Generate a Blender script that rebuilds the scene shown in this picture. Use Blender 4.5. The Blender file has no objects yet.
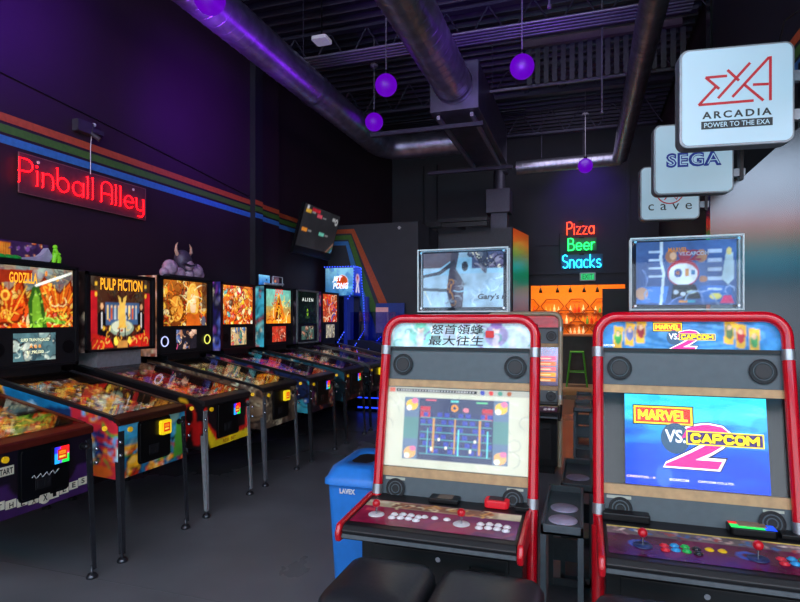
import bpy, math, random
import numpy as np
from mathutils import Vector, Matrix
SC = bpy.context.scene
COL = SC.collection
PI = math.pi

# ---------------------------------------------------------------- colour and materials
def lin(c):
    return tuple((x/12.92 if x <= .04045 else ((x+.055)/1.055)**2.4) for x in c)
def hexc(h):
    h = h.lstrip('#'); return tuple(int(h[i:i+2], 16)/255 for i in (0, 2, 4))
MATS = {}
def mat(name, col, rough=.5, metal=0., emit=0., noise=.12, scale=30., coat=0., spec=.5, bump=0., ecol=None):
    if name in MATS: return MATS[name]
    m = bpy.data.materials.new(name); m.use_nodes = True
    nt = m.node_tree; N = nt.nodes; L = nt.links
    b = N['Principled BSDF']
    c = lin(hexc(col)) if isinstance(col, str) else col
    b.inputs['Roughness'].default_value = rough
    b.inputs['Metallic'].default_value = metal
    b.inputs['Coat Weight'].default_value = coat
    b.inputs['Specular IOR Level'].default_value = spec
    tc = N.new('ShaderNodeTexCoord'); nz = N.new('ShaderNodeTexNoise')
    nz.inputs['Scale'].default_value = scale; nz.inputs['Detail'].default_value = 3
    L.new(tc.outputs['Object'], nz.inputs['Vector'])
    cr = N.new('ShaderNodeValToRGB')
    cr.color_ramp.elements[0].position = .3; cr.color_ramp.elements[1].position = .7
    cr.color_ramp.elements[0].color = tuple(x*(1-noise) for x in c)+(1,)
    cr.color_ramp.elements[1].color = tuple(min(1, x*(1+noise)) for x in c)+(1,)
    L.new(nz.outputs['Fac'], cr.inputs['Fac']); L.new(cr.outputs['Color'], b.inputs['Base Color'])
    if bump:
        bp = N.new('ShaderNodeBump'); bp.inputs['Strength'].default_value = bump; bp.inputs['Distance'].default_value = .002
        L.new(nz.outputs['Fac'], bp.inputs['Height']); L.new(bp.outputs['Normal'], b.inputs['Normal'])
    if emit:
        e = lin(hexc(ecol)) if ecol else c
        b.inputs['Emission Color'].default_value = e+(1,); b.inputs['Emission Strength'].default_value = emit
    MATS[name] = m
    return m
def glass(name, tint='#ffffff', refl=.12, rough=.03, dens=0.):
    if name in MATS: return MATS[name]
    m = bpy.data.materials.new(name); m.use_nodes = True
    nt = m.node_tree; N = nt.nodes; L = nt.links; N.clear()
    out = N.new('ShaderNodeOutputMaterial'); mix = N.new('ShaderNodeMixShader')
    t = N.new('ShaderNodeBsdfTransparent'); g = N.new('ShaderNodeBsdfGlossy'); f = N.new('ShaderNodeFresnel')
    g.inputs['Roughness'].default_value = rough; t.inputs['Color'].default_value = lin(hexc(tint))+(1,)
    f.inputs['IOR'].default_value = 1.45
    mul = N.new('ShaderNodeMath'); mul.operation = 'MULTIPLY'; mul.inputs[1].default_value = refl*8
    mul.use_clamp = True
    L.new(f.outputs[0], mul.inputs[0]); L.new(mul.outputs[0], mix.inputs[0])
    L.new(t.outputs[0], mix.inputs[1]); L.new(g.outputs[0], mix.inputs[2]); L.new(mix.outputs[0], out.inputs[0])
    MATS[name] = m
    return m
def artmat(e, rough=.35):
    n = 'printed_art_%g_%g' % (e, rough)
    if n in MATS: return MATS[n]
    m = bpy.data.materials.new(n); m.use_nodes = True
    nt = m.node_tree; N = nt.nodes; L = nt.links; b = N['Principled BSDF']
    a = N.new('ShaderNodeAttribute'); a.attribute_name = 'Col'
    L.new(a.outputs['Color'], b.inputs['Base Color']); b.inputs['Roughness'].default_value = rough
    if e:
        L.new(a.outputs['Color'], b.inputs['Emission Color']); b.inputs['Emission Strength'].default_value = e
        b.inputs['Specular IOR Level'].default_value = .3
    MATS[n] = m
    return m

# ---------------------------------------------------------------- object helpers
def tag(o, label=None, cat=None, group=None, kind=None):
    if label: o['label'] = label
    if cat: o['category'] = cat
    if group: o['group'] = group
    if kind: o['kind'] = kind
    return o
def empty(name, loc, rz=0, label=None, cat=None, group=None):
    o = bpy.data.objects.new(name, None); COL.objects.link(o); o.empty_display_size = .1
    o.location = loc; o.rotation_euler = (0, 0, rz)
    return tag(o, label, cat, group)
def link(name, me, parent=None):
    o = bpy.data.objects.new(name, me); COL.objects.link(o)
    if parent: o.parent = parent
    return o
V = Vector
class MB:
    def __init__(s): s.v = []; s.f = []; s.m = []; s.sm = []
    def add(s, vs, fs, m=0, smooth=False):
        n = len(s.v); s.v += [tuple(v) for v in vs]
        for f in fs: s.f.append(tuple(i+n for i in f)); s.m.append(m); s.sm.append(smooth)
        return s
    def box(s, a, b, m=0):
        x0, y0, z0 = a; x1, y1, z1 = b
        if x0 > x1: x0, x1 = x1, x0
        if y0 > y1: y0, y1 = y1, y0
        if z0 > z1: z0, z1 = z1, z0
        vs = [(x, y, z) for z in (z0, z1) for y in (y0, y1) for x in (x0, x1)]
        return s.add(vs, [(0, 2, 3, 1), (4, 5, 7, 6), (0, 1, 5, 4), (2, 6, 7, 3), (0, 4, 6, 2), (1, 3, 7, 5)], m)
    def prism(s, pts, axis, a, b, m=0):
        # polygon pts in the two other axes, swept along the axis from a to b
        def P(p, t):
            return {'x': (t, p[0], p[1]), 'y': (p[0], t, p[1]), 'z': (p[0], p[1], t)}[axis]
        n = len(pts)
        ar = sum(pts[i][0]*pts[(i+1) % n][1]-pts[(i+1) % n][0]*pts[i][1] for i in range(n))
        if axis == 'y': ar = -ar
        if (ar < 0): pts = pts[::-1]
        if a > b: a, b = b, a
        vs = [P(p, a) for p in pts]+[P(p, b) for p in pts]
        fs = [tuple(range(n-1, -1, -1)), tuple(range(n, 2*n))]+[(i, (i+1) % n, n+(i+1) % n, n+i) for i in range(n)]
        return s.add(vs, fs, m)
    def tube(s, path, r, n=10, m=0, closed=False, cap=True):
        P = [V(p) for p in path]; k = len(P)
        R = r if isinstance(r, (list, tuple)) else [r]*k
        vs = []; up = None
        for i, p in enumerate(P):
            if closed: d = (P[(i+1) % k]-P[i-1])
            else: d = P[min(i+1, k-1)]-P[max(i-1, 0)]
            if d.length < 1e-9: d = V((0, 0, 1))
            d.normalize()
            if up is None: up = V((0, 0, 1)) if abs(d.z) < .9 else V((1, 0, 0))
            a = d.cross(up)
            if a.length < 1e-6: a = d.cross(V((0, 1, 0)))
            a.normalize(); b = d.cross(a); up = -b
            up = a.cross(d)
            for j in range(n):
                t = 2*PI*j/n; vs.append(p+(a*math.cos(t)+up*math.sin(t))*R[i])
        fs = []
        for i in range(k if closed else k-1):
            for j in range(n):
                A = i*n; B = ((i+1) % k)*n
                fs.append((A+j, B+j, B+(j+1) % n, A+(j+1) % n))
        s.add(vs, fs, m, True)
        if cap and not closed:
            s.add(vs[:n], [tuple(range(n))], m); s.add(vs[-n:], [tuple(range(n-1, -1, -1))], m)
        return s
    def cyl(s, a, b, r, r2=None, n=20, m=0):
        return s.tube([a, b], [r, r if r2 is None else r2], n, m)
    def sphere(s, c, r, n=20, m=0, sc=(1, 1, 1), rot=None):
        vs = []; fs = []; k = n//2
        for i in range(k+1):
            t = PI*i/k
            for j in range(n):
                p = 2*PI*j/n
                q = V((math.sin(t)*math.cos(p)*sc[0]*r, math.sin(t)*math.sin(p)*sc[1]*r, math.cos(t)*sc[2]*r))
                if rot: q = rot @ q
                vs.append(q+V(c))
        for i in range(k):
            for j in range(n): fs.append((i*n+j, (i+1)*n+j, (i+1)*n+(j+1) % n, i*n+(j+1) % n))
        return s.add(vs, fs, m, True)
    def lathe(s, prof, c, n=24, m=0):
        vs = []; fs = []
        for r, z in prof:
            for j in range(n):
                p = 2*PI*j/n; vs.append((c[0]+r*math.cos(p), c[1]+r*math.sin(p), c[2]+z))
        for i in range(len(prof)-1):
            for j in range(n): fs.append((i*n+j, i*n+(j+1) % n, (i+1)*n+(j+1) % n, (i+1)*n+j))
        return s.add(vs, fs, m, True)
    def build(s, name, mats, parent=None, bevel=0, seg=2, subd=0):
        me = bpy.data.meshes.new(name); me.from_pydata(s.v, [], s.f)
        if not isinstance(mats, (list, tuple)): mats = [mats]
        for m in mats: me.materials.append(m)
        me.polygons.foreach_set('material_index', s.m); me.polygons.foreach_set('use_smooth', s.sm)
        me.update()
        o = link(name, me, parent)
        if bevel:
            b = o.modifiers.new('bevel', 'BEVEL'); b.width = bevel; b.segments = seg; b.limit_method = 'ANGLE'; b.angle_limit = .6
        if subd:
            b = o.modifiers.new('sub', 'SUBSURF'); b.levels = subd; b.render_levels = subd
        return o
def rbox(a, b, r, n=4, axis='z'):
    """outline of a rounded rectangle from a to b in two axes"""
    pts = []
    for cx, cy, t0 in ((b[0]-r, b[1]-r, 0), (a[0]+r, b[1]-r, 90), (a[0]+r, a[1]+r, 180), (b[0]-r, a[1]+r, 270)):
        for i in range(n+1):
            t = math.radians(t0+90*i/n); pts.append((cx+r*math.cos(t), cy+r*math.sin(t)))
    return pts
_cv = {}
def text(name, s, c, right, up, w, h, m, parent=None, ex=.001, bold=0., shear=0., space=1.):
    """lettering fitted in a w by h box centred at c; keeps the proportions when h is None"""
    cu = bpy.data.curves.new(name, 'FONT'); cu.body = s; cu.size = 1; cu.offset = bold; cu.shear = shear
    cu.space_character = space; cu.resolution_u = 3
    cu.align_x = 'CENTER'
    t = bpy.data.objects.new('t', cu); COL.objects.link(t)
    dg = bpy.context.evaluated_depsgraph_get(); dg.update()
    me = bpy.data.meshes.new_from_object(t.evaluated_get(dg))
    bpy.data.objects.remove(t); me.name = name
    n = len(me.vertices); co = np.zeros(n*3); me.vertices.foreach_get('co', co); co = co.reshape(-1, 3)
    lo, hi = co.min(0), co.max(0); mid = (lo+hi)/2; sz = hi-lo
    sx = w/max(sz[0], 1e-6); sy = h/max(sz[1], 1e-6) if h else sx
    R = np.array(V(right).normalized()); U = np.array(V(up).normalized()); Nn = np.cross(R, U)
    q = (co[:, :1]-mid[0])*sx*R+(co[:, 1:2]-mid[1])*sy*U+np.array(c)+Nn*ex
    me.vertices.foreach_set('co', q.ravel()); me.materials.clear(); me.materials.append(m)
    for p in me.polygons: p.material_index = 0
    me.update()
    return link(name, me, parent)

# ---------------------------------------------------------------- painted artwork (colour per vertex of a fine grid)
class Art:
    def __init__(s, nx, ny, col='#000000', seed=1, asp=None, tex=.3):
        s.a = asp or nx/ny; k = 1.7 if nx > 24 and nx < 100 else 1.3; nx, ny = int(nx*k), int(ny*k); s.nx, s.ny = nx, ny; s.tex = tex
        s.X, s.Y = np.meshgrid((np.arange(nx)+.5)/nx*s.a, (np.arange(ny)+.5)/ny)
        s.c = np.zeros((ny, nx, 3)); s.c[:] = hexc(col); s.r = random.Random(seed)
    def grad(s, a, b, horiz=False):
        t = ((s.X/s.a) if horiz else s.Y)[..., None]; s.c = np.array(hexc(a))*(1-t)+np.array(hexc(b))*t; return s
    def put(s, mask, col, op=1.):
        k = (mask*op)[..., None]; s.c = s.c*(1-k)+np.array(hexc(col))*k; return s
    def ell(s, cx, cy, rx, ry, col, rot=0, op=1., ring=0):
        dx, dy = s.X-cx*s.a, s.Y-cy; c_, s_ = math.cos(rot), math.sin(rot)
        d = np.sqrt(((dx*c_+dy*s_)/rx)**2+((-dx*s_+dy*c_)/ry)**2)
        m = (d < 1) if not ring else ((d < 1) & (d > 1-ring))
        return s.put(m.astype(float), col, op)
    def rect(s, x0, y0, x1, y1, col, op=1.):
        return s.put(((s.X/s.a > x0) & (s.X/s.a < x1) & (s.Y > y0) & (s.Y < y1)).astype(float), col, op)
    def line(s, x0, y0, x1, y1, w, col, op=1.):
        ax, bx = x0*s.a, x1*s.a; dx, dy = bx-ax, y1-y0; L = dx*dx+dy*dy+1e-9
        t = np.clip(((s.X-ax)*dx+(s.Y-y0)*dy)/L, 0, 1)
        d = np.hypot(s.X-ax-t*dx, s.Y-y0-t*dy); return s.put((d < w).astype(float), col, op)
    def poly(s, pts, col, op=1.):
        m = np.zeros_like(s.X, bool); P = [(x*s.a, y) for x, y in pts]
        for i in range(len(P)):
            (x0, y0), (x1, y1) = P[i], P[i-1]
            if y0 == y1: continue
            m ^= ((y0 > s.Y) != (y1 > s.Y)) & (s.X < (x1-x0)*(s.Y-y0)/(y1-y0)+x0)
        return s.put(m.astype(float), col, op)
    def blobs(s, n, pal, r0, r1, box=(0, 0, 1, 1), op=1., long=3., plain=0):
        for _ in range(n):
            r = s.r.uniform(r0, r1); r2 = r/s.r.uniform(1, long); x, y, c, t = s.r.uniform(box[0], box[2]), s.r.uniform(box[1], box[3]), s.r.choice(pal), s.r.uniform(0, 3.14)
            if plain: s.ell(x, y, r, r2, c, t if plain == 1 else 0, op); continue
            if r2 > .025: s.ell(x, y, r*1.1, r2*1.22, '#180c10', t, op*.8)
            s.ell(x, y, r, r2, c, t, op)
            if r2 > .02: s.ell(x-.2*r, y+.25*r2, r*.6, r2*.5, '#fff4e0', t, op*.28)
            if r2 > .04: s.curls(2, [c, '#201010', '#f8e8c0'], r2*.12, (x-r/s.a, y-r2, x+r/s.a, y+r2), r*.8)
        return s
    def curls(s, n, pal, w, box=(0, 0, 1, 1), length=.3):
        for _ in range(n):
            x, y, t = s.r.uniform(box[0], box[2]), s.r.uniform(box[1], box[3]), s.r.uniform(0, 6.28)
            c = s.r.choice(pal); k = s.r.uniform(-.9, .9); st = length/5
            for _ in range(5):
                x2, y2 = x+math.cos(t)*st/s.a, y+math.sin(t)*st; s.line(x, y, x2, y2, w*s.r.uniform(.6, 1.2), c); x, y = x2, y2; t += k
        return s
    def build(s, name, q, parent=None, e=0., rough=.35, extra=None):
        """q = bottom left, bottom right, top right, top left corners"""
        nx, ny = s.nx, s.ny
        bl, br, tr, tl = [np.array(p, float) for p in q]
        U, W = np.meshgrid(np.linspace(0, 1, nx+1), np.linspace(0, 1, ny+1)); U = U[..., None]; W = W[..., None]
        P = (bl*(1-U)+br*U)*(1-W)+(tl*(1-U)+tr*U)*W
        i = np.arange(ny)[:, None]*(nx+1)+np.arange(nx)[None]
        F = np.stack([i, i+1, i+nx+2, i+nx+1], -1).reshape(-1, 4)
        me = bpy.data.meshes.new(name); me.from_pydata(P.reshape(-1, 3).tolist(), [], F.tolist())
        if s.tex:
            g = np.random.RandomState(nx*7+ny); f = np.zeros((ny, nx))
            for k, w_ in ((3, .5), (7, .3), (17, .2)):
                a = g.rand(k+2, int(k*s.a)+3); yi = np.linspace(0, k, ny); xi = np.linspace(0, int(k*s.a)+1, nx)
                y0_ = yi.astype(int); x0_ = xi.astype(int); ty = (yi-y0_)[:, None]; tx = (xi-x0_)[None]
                x1_ = np.minimum(x0_+1, a.shape[1]-1); y1_ = np.minimum(y0_+1, a.shape[0]-1)
                f += w_*((a[y0_][:, x0_]*(1-tx)+a[y0_][:, x1_]*tx)*(1-ty)+(a[y1_][:, x0_]*(1-tx)+a[y1_][:, x1_]*tx)*ty)
            s.c = s.c*(1+s.tex*(f-.5)*2)[..., None]
        c = np.clip(s.c, 0, 1); l = np.where(c <= .04045, c/12.92, ((c+.055)/1.055)**2.4)
        p = np.pad(l, ((1, 1), (1, 1), (0, 0)), 'edge'); l = (p[1:, 1:]+p[:-1, 1:]+p[1:, :-1]+p[:-1, :-1])/4
        l = np.concatenate([l, np.ones((ny+1, nx+1, 1))], -1).reshape(-1)
        at = me.color_attributes.new('Col', 'FLOAT_COLOR', 'POINT'); at.data.foreach_set('color', l.astype(np.float32))
        me.materials.append(artmat(e, rough)); me.update()
        return link(name, me, parent)

# ---------------------------------------------------------------- shared materials
M_black = mat('black_laminate', '#17171a', .45)
M_blk2 = mat('satin_black_metal', '#101014', .35, .4)
M_rail = mat('dark_powder_rail', '#2a2a2e', .4, .5)
M_chrome = mat('chrome', '#b8bcc4', .18, 1., noise=.04)
M_steel = mat('galvanised_duct', '#a8a6b4', .36, .9, noise=.25, scale=8)
M_wall = mat('charcoal_wall_paint', '#301c2a', .62, noise=.08, scale=3)
M_booth = mat('charcoal_board', '#3a3a42', .6, noise=.08, scale=4)
M_orange = mat('orange_paint', '#c8582c', .6); M_green = mat('green_paint', '#4c7a2c', .6); M_blue = mat('blue_paint', '#3f86cc', .6)
M_white = mat('white_plastic', '#e8e8ea', .4)
M_red = mat('red_lacquer', '#d00620', .22, .0, coat=.6, noise=.05)
M_redp = mat('red_plastic', '#d01424', .3, coat=.3)
M_grey = mat('slate_grey_panel', '#4c585f', .42, noise=.06)
M_tan = mat('tan_strip', '#c09c70', .55)
M_cream = mat('cream_frame', '#b9a98c', .35, noise=.05)
M_rub = mat('rubber', '#0b0b0c', .7)
M_glass = glass('clear_glass', refl=.10)
M_acry = glass('clear_acrylic', '#f4faff', refl=.10, rough=.04)
M_yel = mat('yellow_plastic', '#e0b010', .35, emit=.25)
def glow(name, col, e): return mat(name, col, .4, emit=e, noise=.0)

# ================================================================ THE SETTING
def st(o, label=None):
    o['kind'] = 'structure'
    if label: o['label'] = label
    return o
def floor_mat():
    m = mat('polished_concrete', '#74747a', .26, noise=.22, scale=1.4, spec=.5, bump=.0)
    N = m.node_tree.nodes; L = m.node_tree.links; b = N['Principled BSDF']
    nz = N.new('ShaderNodeTexNoise'); nz.inputs['Scale'].default_value = 6; nz.inputs['Detail'].default_value = 6
    mr = N.new('ShaderNodeMapRange'); mr.inputs['To Min'].default_value = .16; mr.inputs['To Max'].default_value = .42
    L.new(nz.outputs['Fac'], mr.inputs['Value']); L.new(mr.outputs[0], b.inputs['Roughness'])
    return m
st(MB().box((-4.5, -1.7, -.1), (5, 11.4, 0)).build('floor', floor_mat()), 'dark polished concrete floor')
st(MB().box((-4.5, 11.4, -.1), (5, 16.2, 0)).build('floor', mat('tan_bar_floor', '#a08068', .3, noise=.2, scale=3)), 'tan floor of the bar beyond the opening')
jm = MB()
for a, b in (((-2.2, .9), (.9, 2.45)), ((-2.62, 2.0), (-1.0, 2.05))):
    pass
jm.box((-4.1, 2.51, .0003), (4.9, 2.516, .0012))
st(jm.build('trim_1', mat('concrete_joint', '#6a6a70', .6)), 'saw-cut joints in the floor')
# left wall, in two steps, with the post and the three painted stripes
wl = st(MB().box((-4.5, -1.7, 0), (-4.2, 7.16, 5.5)).box((-4.5, 7.16, 0), (-4.3, 12.5, 5.5)).build('wall_left', M_wall), 'charcoal left wall')
post = MB().box((-4.2, 6.42, 0), (-4.12, 6.6, 5.5)).build('wall_post', mat('post_paint', '#232228', .5), wl); st(post)
for nm, z, m in (('orange', 3.0, M_orange), ('green', 2.915, M_green), ('blue', 2.83, M_blue)):
    s_ = MB().box((-4.2, -1.6, z), (-4.197, 6.42, z+.062)).box((-4.2, 6.6, z), (-4.197, 7.16, z+.062)).box((-4.3, 7.16, z), (-4.297, 8.99, z+.062))
    s_.box((-4.12, 6.42, z), (-4.117, 6.6, z+.062))
    st(s_.build('painted_stripe', m, wl), nm+' painted stripe')
# booth walls
bw = st(MB().box((-4.3, 9, 0), (-2.64, 11.4, 3.12)).build('wall_booth', M_booth), 'charcoal booth wall with the stripes bending down it')
for nm, m, P in (('orange', M_orange, [(-4.3, 3.05), (-3.801, 3.05), (-3.013, 1.381), (-2.5+-.14, .59), (-2.64, .2), (-3.174, 1.36), (-3.848, 2.975), (-4.3, 2.979)]),
                 ('green', M_green, [(-4.3, 2.944), (-3.858, 2.944), (-3.21, 1.21), (-2.8, .2), (-3.0, .2), (-3.374, 1.208), (-3.905, 2.87), (-4.3, 2.874)]),
                 ('blue', M_blue, [(-4.3, 2.847), (-3.914, 2.84), (-3.265, .953), (-3.05, .2), (-3.32, .2), (-3.484, .949), (-3.952, 2.77), (-4.3, 2.777)])):
    st(MB().prism(P, 'y', 8.997, 9.0, 0).build('painted_stripe', m, bw), nm+' painted stripe bending down')
st(MB().box((-3.0, 8.99, 3.02), (-2.94, 8.999, 3.035)).box((-2.985, 8.99, 3.0), (-2.955, 8.999, 3.055)).build('wall_fitting', M_white, bw))
b2 = st(MB().prism([(-2.62, 10.3), (-1.245, 10.3), (-1.06, 11.4), (-2.62, 11.4)], 'z', 0, 3.15).build('wall_booth', mat('booth_grey', '#46464e', .55)), 'grey booth wall set further back')
# back wall with the opening to the bar
bk = MB()
bk.box((-4.5, 12.5, 0), (-1.12, 12.75, 5.5)).box((-1.12, 12.5, 2.22), (.82, 12.75, 5.5)).box((.82, 12.5, 0), (1.6, 12.75, 5.5))
wb = st(bk.build('wall_back', mat('back_wall_paint', '#38373e', .6, noise=.06, scale=3)), 'charcoal back wall with neon signs and a wide opening')
st(MB().box((-1.12, 12.47, 2.20), (.82, 12.5, 2.36)).box((.84, 12.46, 0), (.9, 12.5, 5.4)).box((-4.2, 12.46, 2.44), (.84, 12.49, 2.46)).build('wall_moulding', M_booth, wb))
st(MB().box((1.6, 6.3, 0), (5, 6.5, 5.5)).box((1.2, 6.3, 0), (1.6, 6.5, 5.5)).build('wall_return', mat('gloss_dark_panel', '#4c5054', .17, .9, noise=.05, scale=2)), 'glossy dark wall panel behind the right cabinet')
st(MB().box((1.45, 6.5, 0), (1.6, 12.6, 5.5)).build('wall_right', M_wall), 'dark right wall beyond the panel')
st(MB().box((5, -1.7, 0), (5.2, 6.4, 5.5)).build('wall_right', M_wall), 'dark wall outside the frame on the right')
# bulkhead along the right with the stripes
bh = st(MB().box((1.22, 2.4, 2.9), (1.5, 6.3, 5.4)).build('wall_bulkhead', mat('bulkhead_paint', '#1d1a26', .6)), 'dark bulkhead above the lightbox signs')
for nm, z, m in (('orange', 3.16, M_orange), ('green', 3.07, M_green), ('blue', 2.985, M_blue)):
    st(MB().box((1.217, 2.4, z), (1.22, 6.3, z+.062)).build('painted_stripe', m, bh), nm+' painted stripe')
# bar room beyond
st(MB().box((-4.5, 16, 0), (3, 16.2, 3)).build('wall_bar', mat('orange_wall', '#f09424', .6)), 'orange wall of the bar')
st(MB().box((-4.5, 12.75, 0), (-4.3, 16, 3)).build('wall_bar_left', mat('orange_wall', '#f09424', .6)))
st(MB().box((1.9, 12.75, 0), (2.0, 16, 3)).build('wall_bar_right', mat('orange_wall', '#f09424', .6)))
st(MB().box((-4.5, 12.76, 3.0), (3, 16.2, 3.1)).build('ceiling_bar', M_black))
# ceiling
cl = MB(); cl.box((-4.5, -1.7, 5.5), (5, 12.8, 5.6))
ce = st(cl.build('ceiling', mat('ceiling_black', '#131218', .6)), 'black deck ceiling')
rb = MB()
y = -1.4
while y < 12.4:
    rb.prism([(y, 5.5), (y+.03, 5.42), (y+.1, 5.42), (y+.13, 5.5)], 'x', -4.2, 1.4); y += .21
st(rb.build('deck_ribs', mat('deck_rib', '#2c2838', .45, .3), ce))
M_joist = mat('joist_steel', '#3a3648', .5, .3)
for k, y in enumerate((1.2, 3.1, 5.0, 6.95, 8.85, 10.75)):
    j = MB(); j.box((-4.2, y-.05, 5.36), (1.2, y+.05, 5.4)).box((-4.2, y-.05, 4.92), (1.2, y+.05, 4.96))
    x = -4.1; up_ = True
    while x < 1.1:
        j.cyl((x, y, 4.94 if up_ else 5.38), (x+.27, y, 5.38 if up_ else 4.94), .012, n=6); x += .27; up_ = not up_
    st(j.build('joist', M_joist, ce))
sk = MB()
sk.box((-.75, 7.3, 4.96), (1.1, 7.36, 5.04), 0)
x = -.7
while x < 1.1:
    sk.box((x, 7.36, 4.5), (x+.06, 7.38, 4.96), 1); x += .105
st(sk.build('ceiling_slats', [mat('slat_header', '#5a4c50', .5), mat('slat', '#34323a', .5)], ce))
st(MB().box((-1.65, 7.5, 4.52), (1.1, 7.53, 4.55)).build('ceiling_rod', mat('grey_conduit', '#7a7684', .4, .5), ce))
# front wall behind the viewpoint, daylight through film-striped glazing
fw = MB(); fw.box((-4.5, -1.9, 0), (5, -1.7, .25)).box((-4.5, -1.9, 5.25), (5, -1.7, 5.5)).box((-4.5, -1.9, .25), (-3.9, -1.7, 5.25)).box((4.95, -1.9, .25), (5, -1.7, 5.25))
for x in (-1.7, .5, 2.7): fw.box((x-.05, -1.86, .25), (x+.05, -1.7, 5.25))
for z in (2.2, 4.15): fw.box((-3.9, -1.86, z-.03), (4.95, -1.7, z+.03))
st(fw.build('wall_front', M_wall))
def pane(n, z0, z1, col, e):
    m = glow('film_'+n, col, e)
    return st(MB().box((-3.9, -1.80, z0), (4.95, -1.78, z1)).build('window_'+n, m))
pane('1', .25, 2.17, '#d4deea', 2.2)
pane('2', 2.23, 2.50, '#103858', 3)
pane('3', 2.50, 3.08, '#0090b0', 7)
pane('4', 3.08, 3.36, '#109048', 7)
pane('5', 3.36, 3.72, '#f05010', 7)
pane('6', 3.72, 4.12, '#dcebff', 7)
pane('7', 4.18, 5.25, '#dcebff', 7)

# ================================================================ NEON STROKE LETTERS
def arc(cx, cy, rx, ry, a0, a1, n=10):
    return [(cx+rx*math.cos(math.radians(a0+(a1-a0)*i/n)), cy+ry*math.sin(math.radians(a0+(a1-a0)*i/n))) for i in range(n+1)]
G = {
 'P': (.56, [[(0, 0), (0, 1), (.28, 1)]+arc(.28, .74, .26, .26, 90, -90)+[(0, .48)]]),
 'B': (.58, [[(0, 0), (0, 1), (.26, 1)]+arc(.26, .77, .22, .23, 90, -90)+[(.02, .54), (.3, .54)]+arc(.3, .27, .26, .27, 90, -90)+[(0, 0)]]),
 'S': (.56, [arc(.28, .75, .25, .25, 40, 270)[:-1]+arc(.28, .25, .26, .25, 90, -140)]),
 'A': (.6, [[(0, 0), (0, .72)]+arc(.28, .72, .28, .28, 180, 0)+[(.56, 0)], [(0, .42), (.56, .42)]]),
 'i': (.1, [[(.02, 0), (.02, .62)], [(.02, .78), (.02, .84)]]),
 'n': (.48, [[(0, 0), (0, .62)], [(0, .3)]+arc(.22, .38, .22, .24, 180, 0)+[(.44, 0)]]),
 'b': (.56, [[(0, 1), (0, .31)]+arc(.26, .31, .26, .31, 180, 540, 18)]),
 'a': (.56, [arc(.26, .31, .26, .31, 0, 360, 18), [(.52, .62), (.52, 0)]]),
 'l': (.1, [[(.02, 0), (.02, 1)]]),
 'e': (.54, [[(.01, .31), (.52, .31)]+arc(.26, .31, .26, .31, 0, 320, 16)]),
 'y': (.5, [[(0, .62), (0, .25)]+arc(.22, .22, .22, .22, 180, 360)+[(.44, .62)], [(.44, .25), (.44, -.12)]+arc(.24, -.12, .2, .2, 0, -120, 6)]),
 'z': (.46, [[(0, .62), (.42, .62), (0, 0), (.44, 0)]]),
 'r': (.34, [[(0, 0), (0, .62)], [(0, .34)]+arc(.22, .36, .22, .26, 180, 70)]),
 'c': (.48, [arc(.27, .31, .26, .31, 50, 310, 14)]),
 'k': (.46, [[(0, 0), (0, 1)], [(.4, .62), (0, .28), (.42, 0)]]),
 's': (.44, [arc(.2, .46, .18, .155, 40, 270, 8)[:-1]+arc(.2, .155, .2, .155, 90, -140, 8)]),
 ' ': (.3, []),
}
def neon(s, c, right, up, w, h, m, parent, r, off=.03, gap=.16):
    R, U = V(right), V(up); Nn = R.cross(U); x = 0; runs = []
    for ch in s:
        wd, L = G[ch]
        for st_ in L: runs.append([(x+a, b) for a, b in st_])
        x += wd+gap
    tot = x-gap; mb = MB()
    for st_ in runs:
        P = [V(c)+R*((a/tot-.5)*w)+U*((b-.5)*h)+Nn*off for a, b in st_]
        mb.tube(P, r, 8)
        for e in (P[0], P[-1]): mb.cyl(e, e-Nn*(off-.008), r*.7, n=6)
    return mb.build('neon_tube', m, parent)
# "Pinball Alley"
ns = empty('neon_sign', (-4.18, 3.87, 2.42), 0, 'long clear-backed neon sign reading Pinball Alley in red on the left wall', 'neon sign')
MB().box((0, -.66, .06), (.008, .66, .37)).build('acrylic_backing', mat('plum_acrylic', '#5e3040', .6), ns)
e_ = MB()
for a, b in (((0, -.664, .056), (.01, .664, .062)), ((0, -.664, .368), (.01, .664, .374)), ((0, -.664, .06), (.01, -.658, .37)), ((0, .658, .06), (.01, .664, .37))): e_.box(a, b)
e_.build('backing_edge', mat('acrylic_edge', '#8a5a62', .3), ns)
for wd_, yc_, ww_ in (('Pinball', -.325, .70), ('Alley', .363, .52)): neon(wd_, (.008, yc_, .23), (0, 1, 0), (0, 0, 1), ww_, .188, glow('neon_red', '#ff0810', 7), ns, .0048, .022)
MB().tube([(.012, 0, .36), (.012, 0, .60), (.015, .01, .74)], .0035, 6).build('power_cable', M_white, ns)
MB().box((-.02, -.16, .70), (.05, .0, .80)).box((-.02, -.02, .72), (.06, .10, .76)).cyl((.03, -.02, .72), (.10, .02, .66), .02).build('transformer', mat('transformer_dark', '#3a3440', .5), ns)
MB().sphere((.03, .02, .80), .018).build('hanging_hook', M_white, ns)
for yy in (-.5, .5): MB().cyl((-.0, yy, .33), (.014, yy, .33), .012).build('standoff', M_white, ns)
# cable running up the wall above the stripes
cb = MB().tube([(-4.19, -1.0, 3.45), (-4.19, 3.06, 3.36), (-4.19, 3.9, 3.30), (-4.19, 5.2, 3.2), (-4.19, 6.4, 3.1)], .005, 6).build('power_cable', M_black)
tag(cb, 'thin black cable strung along the left wall above the orange stripe', 'cable')
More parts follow.
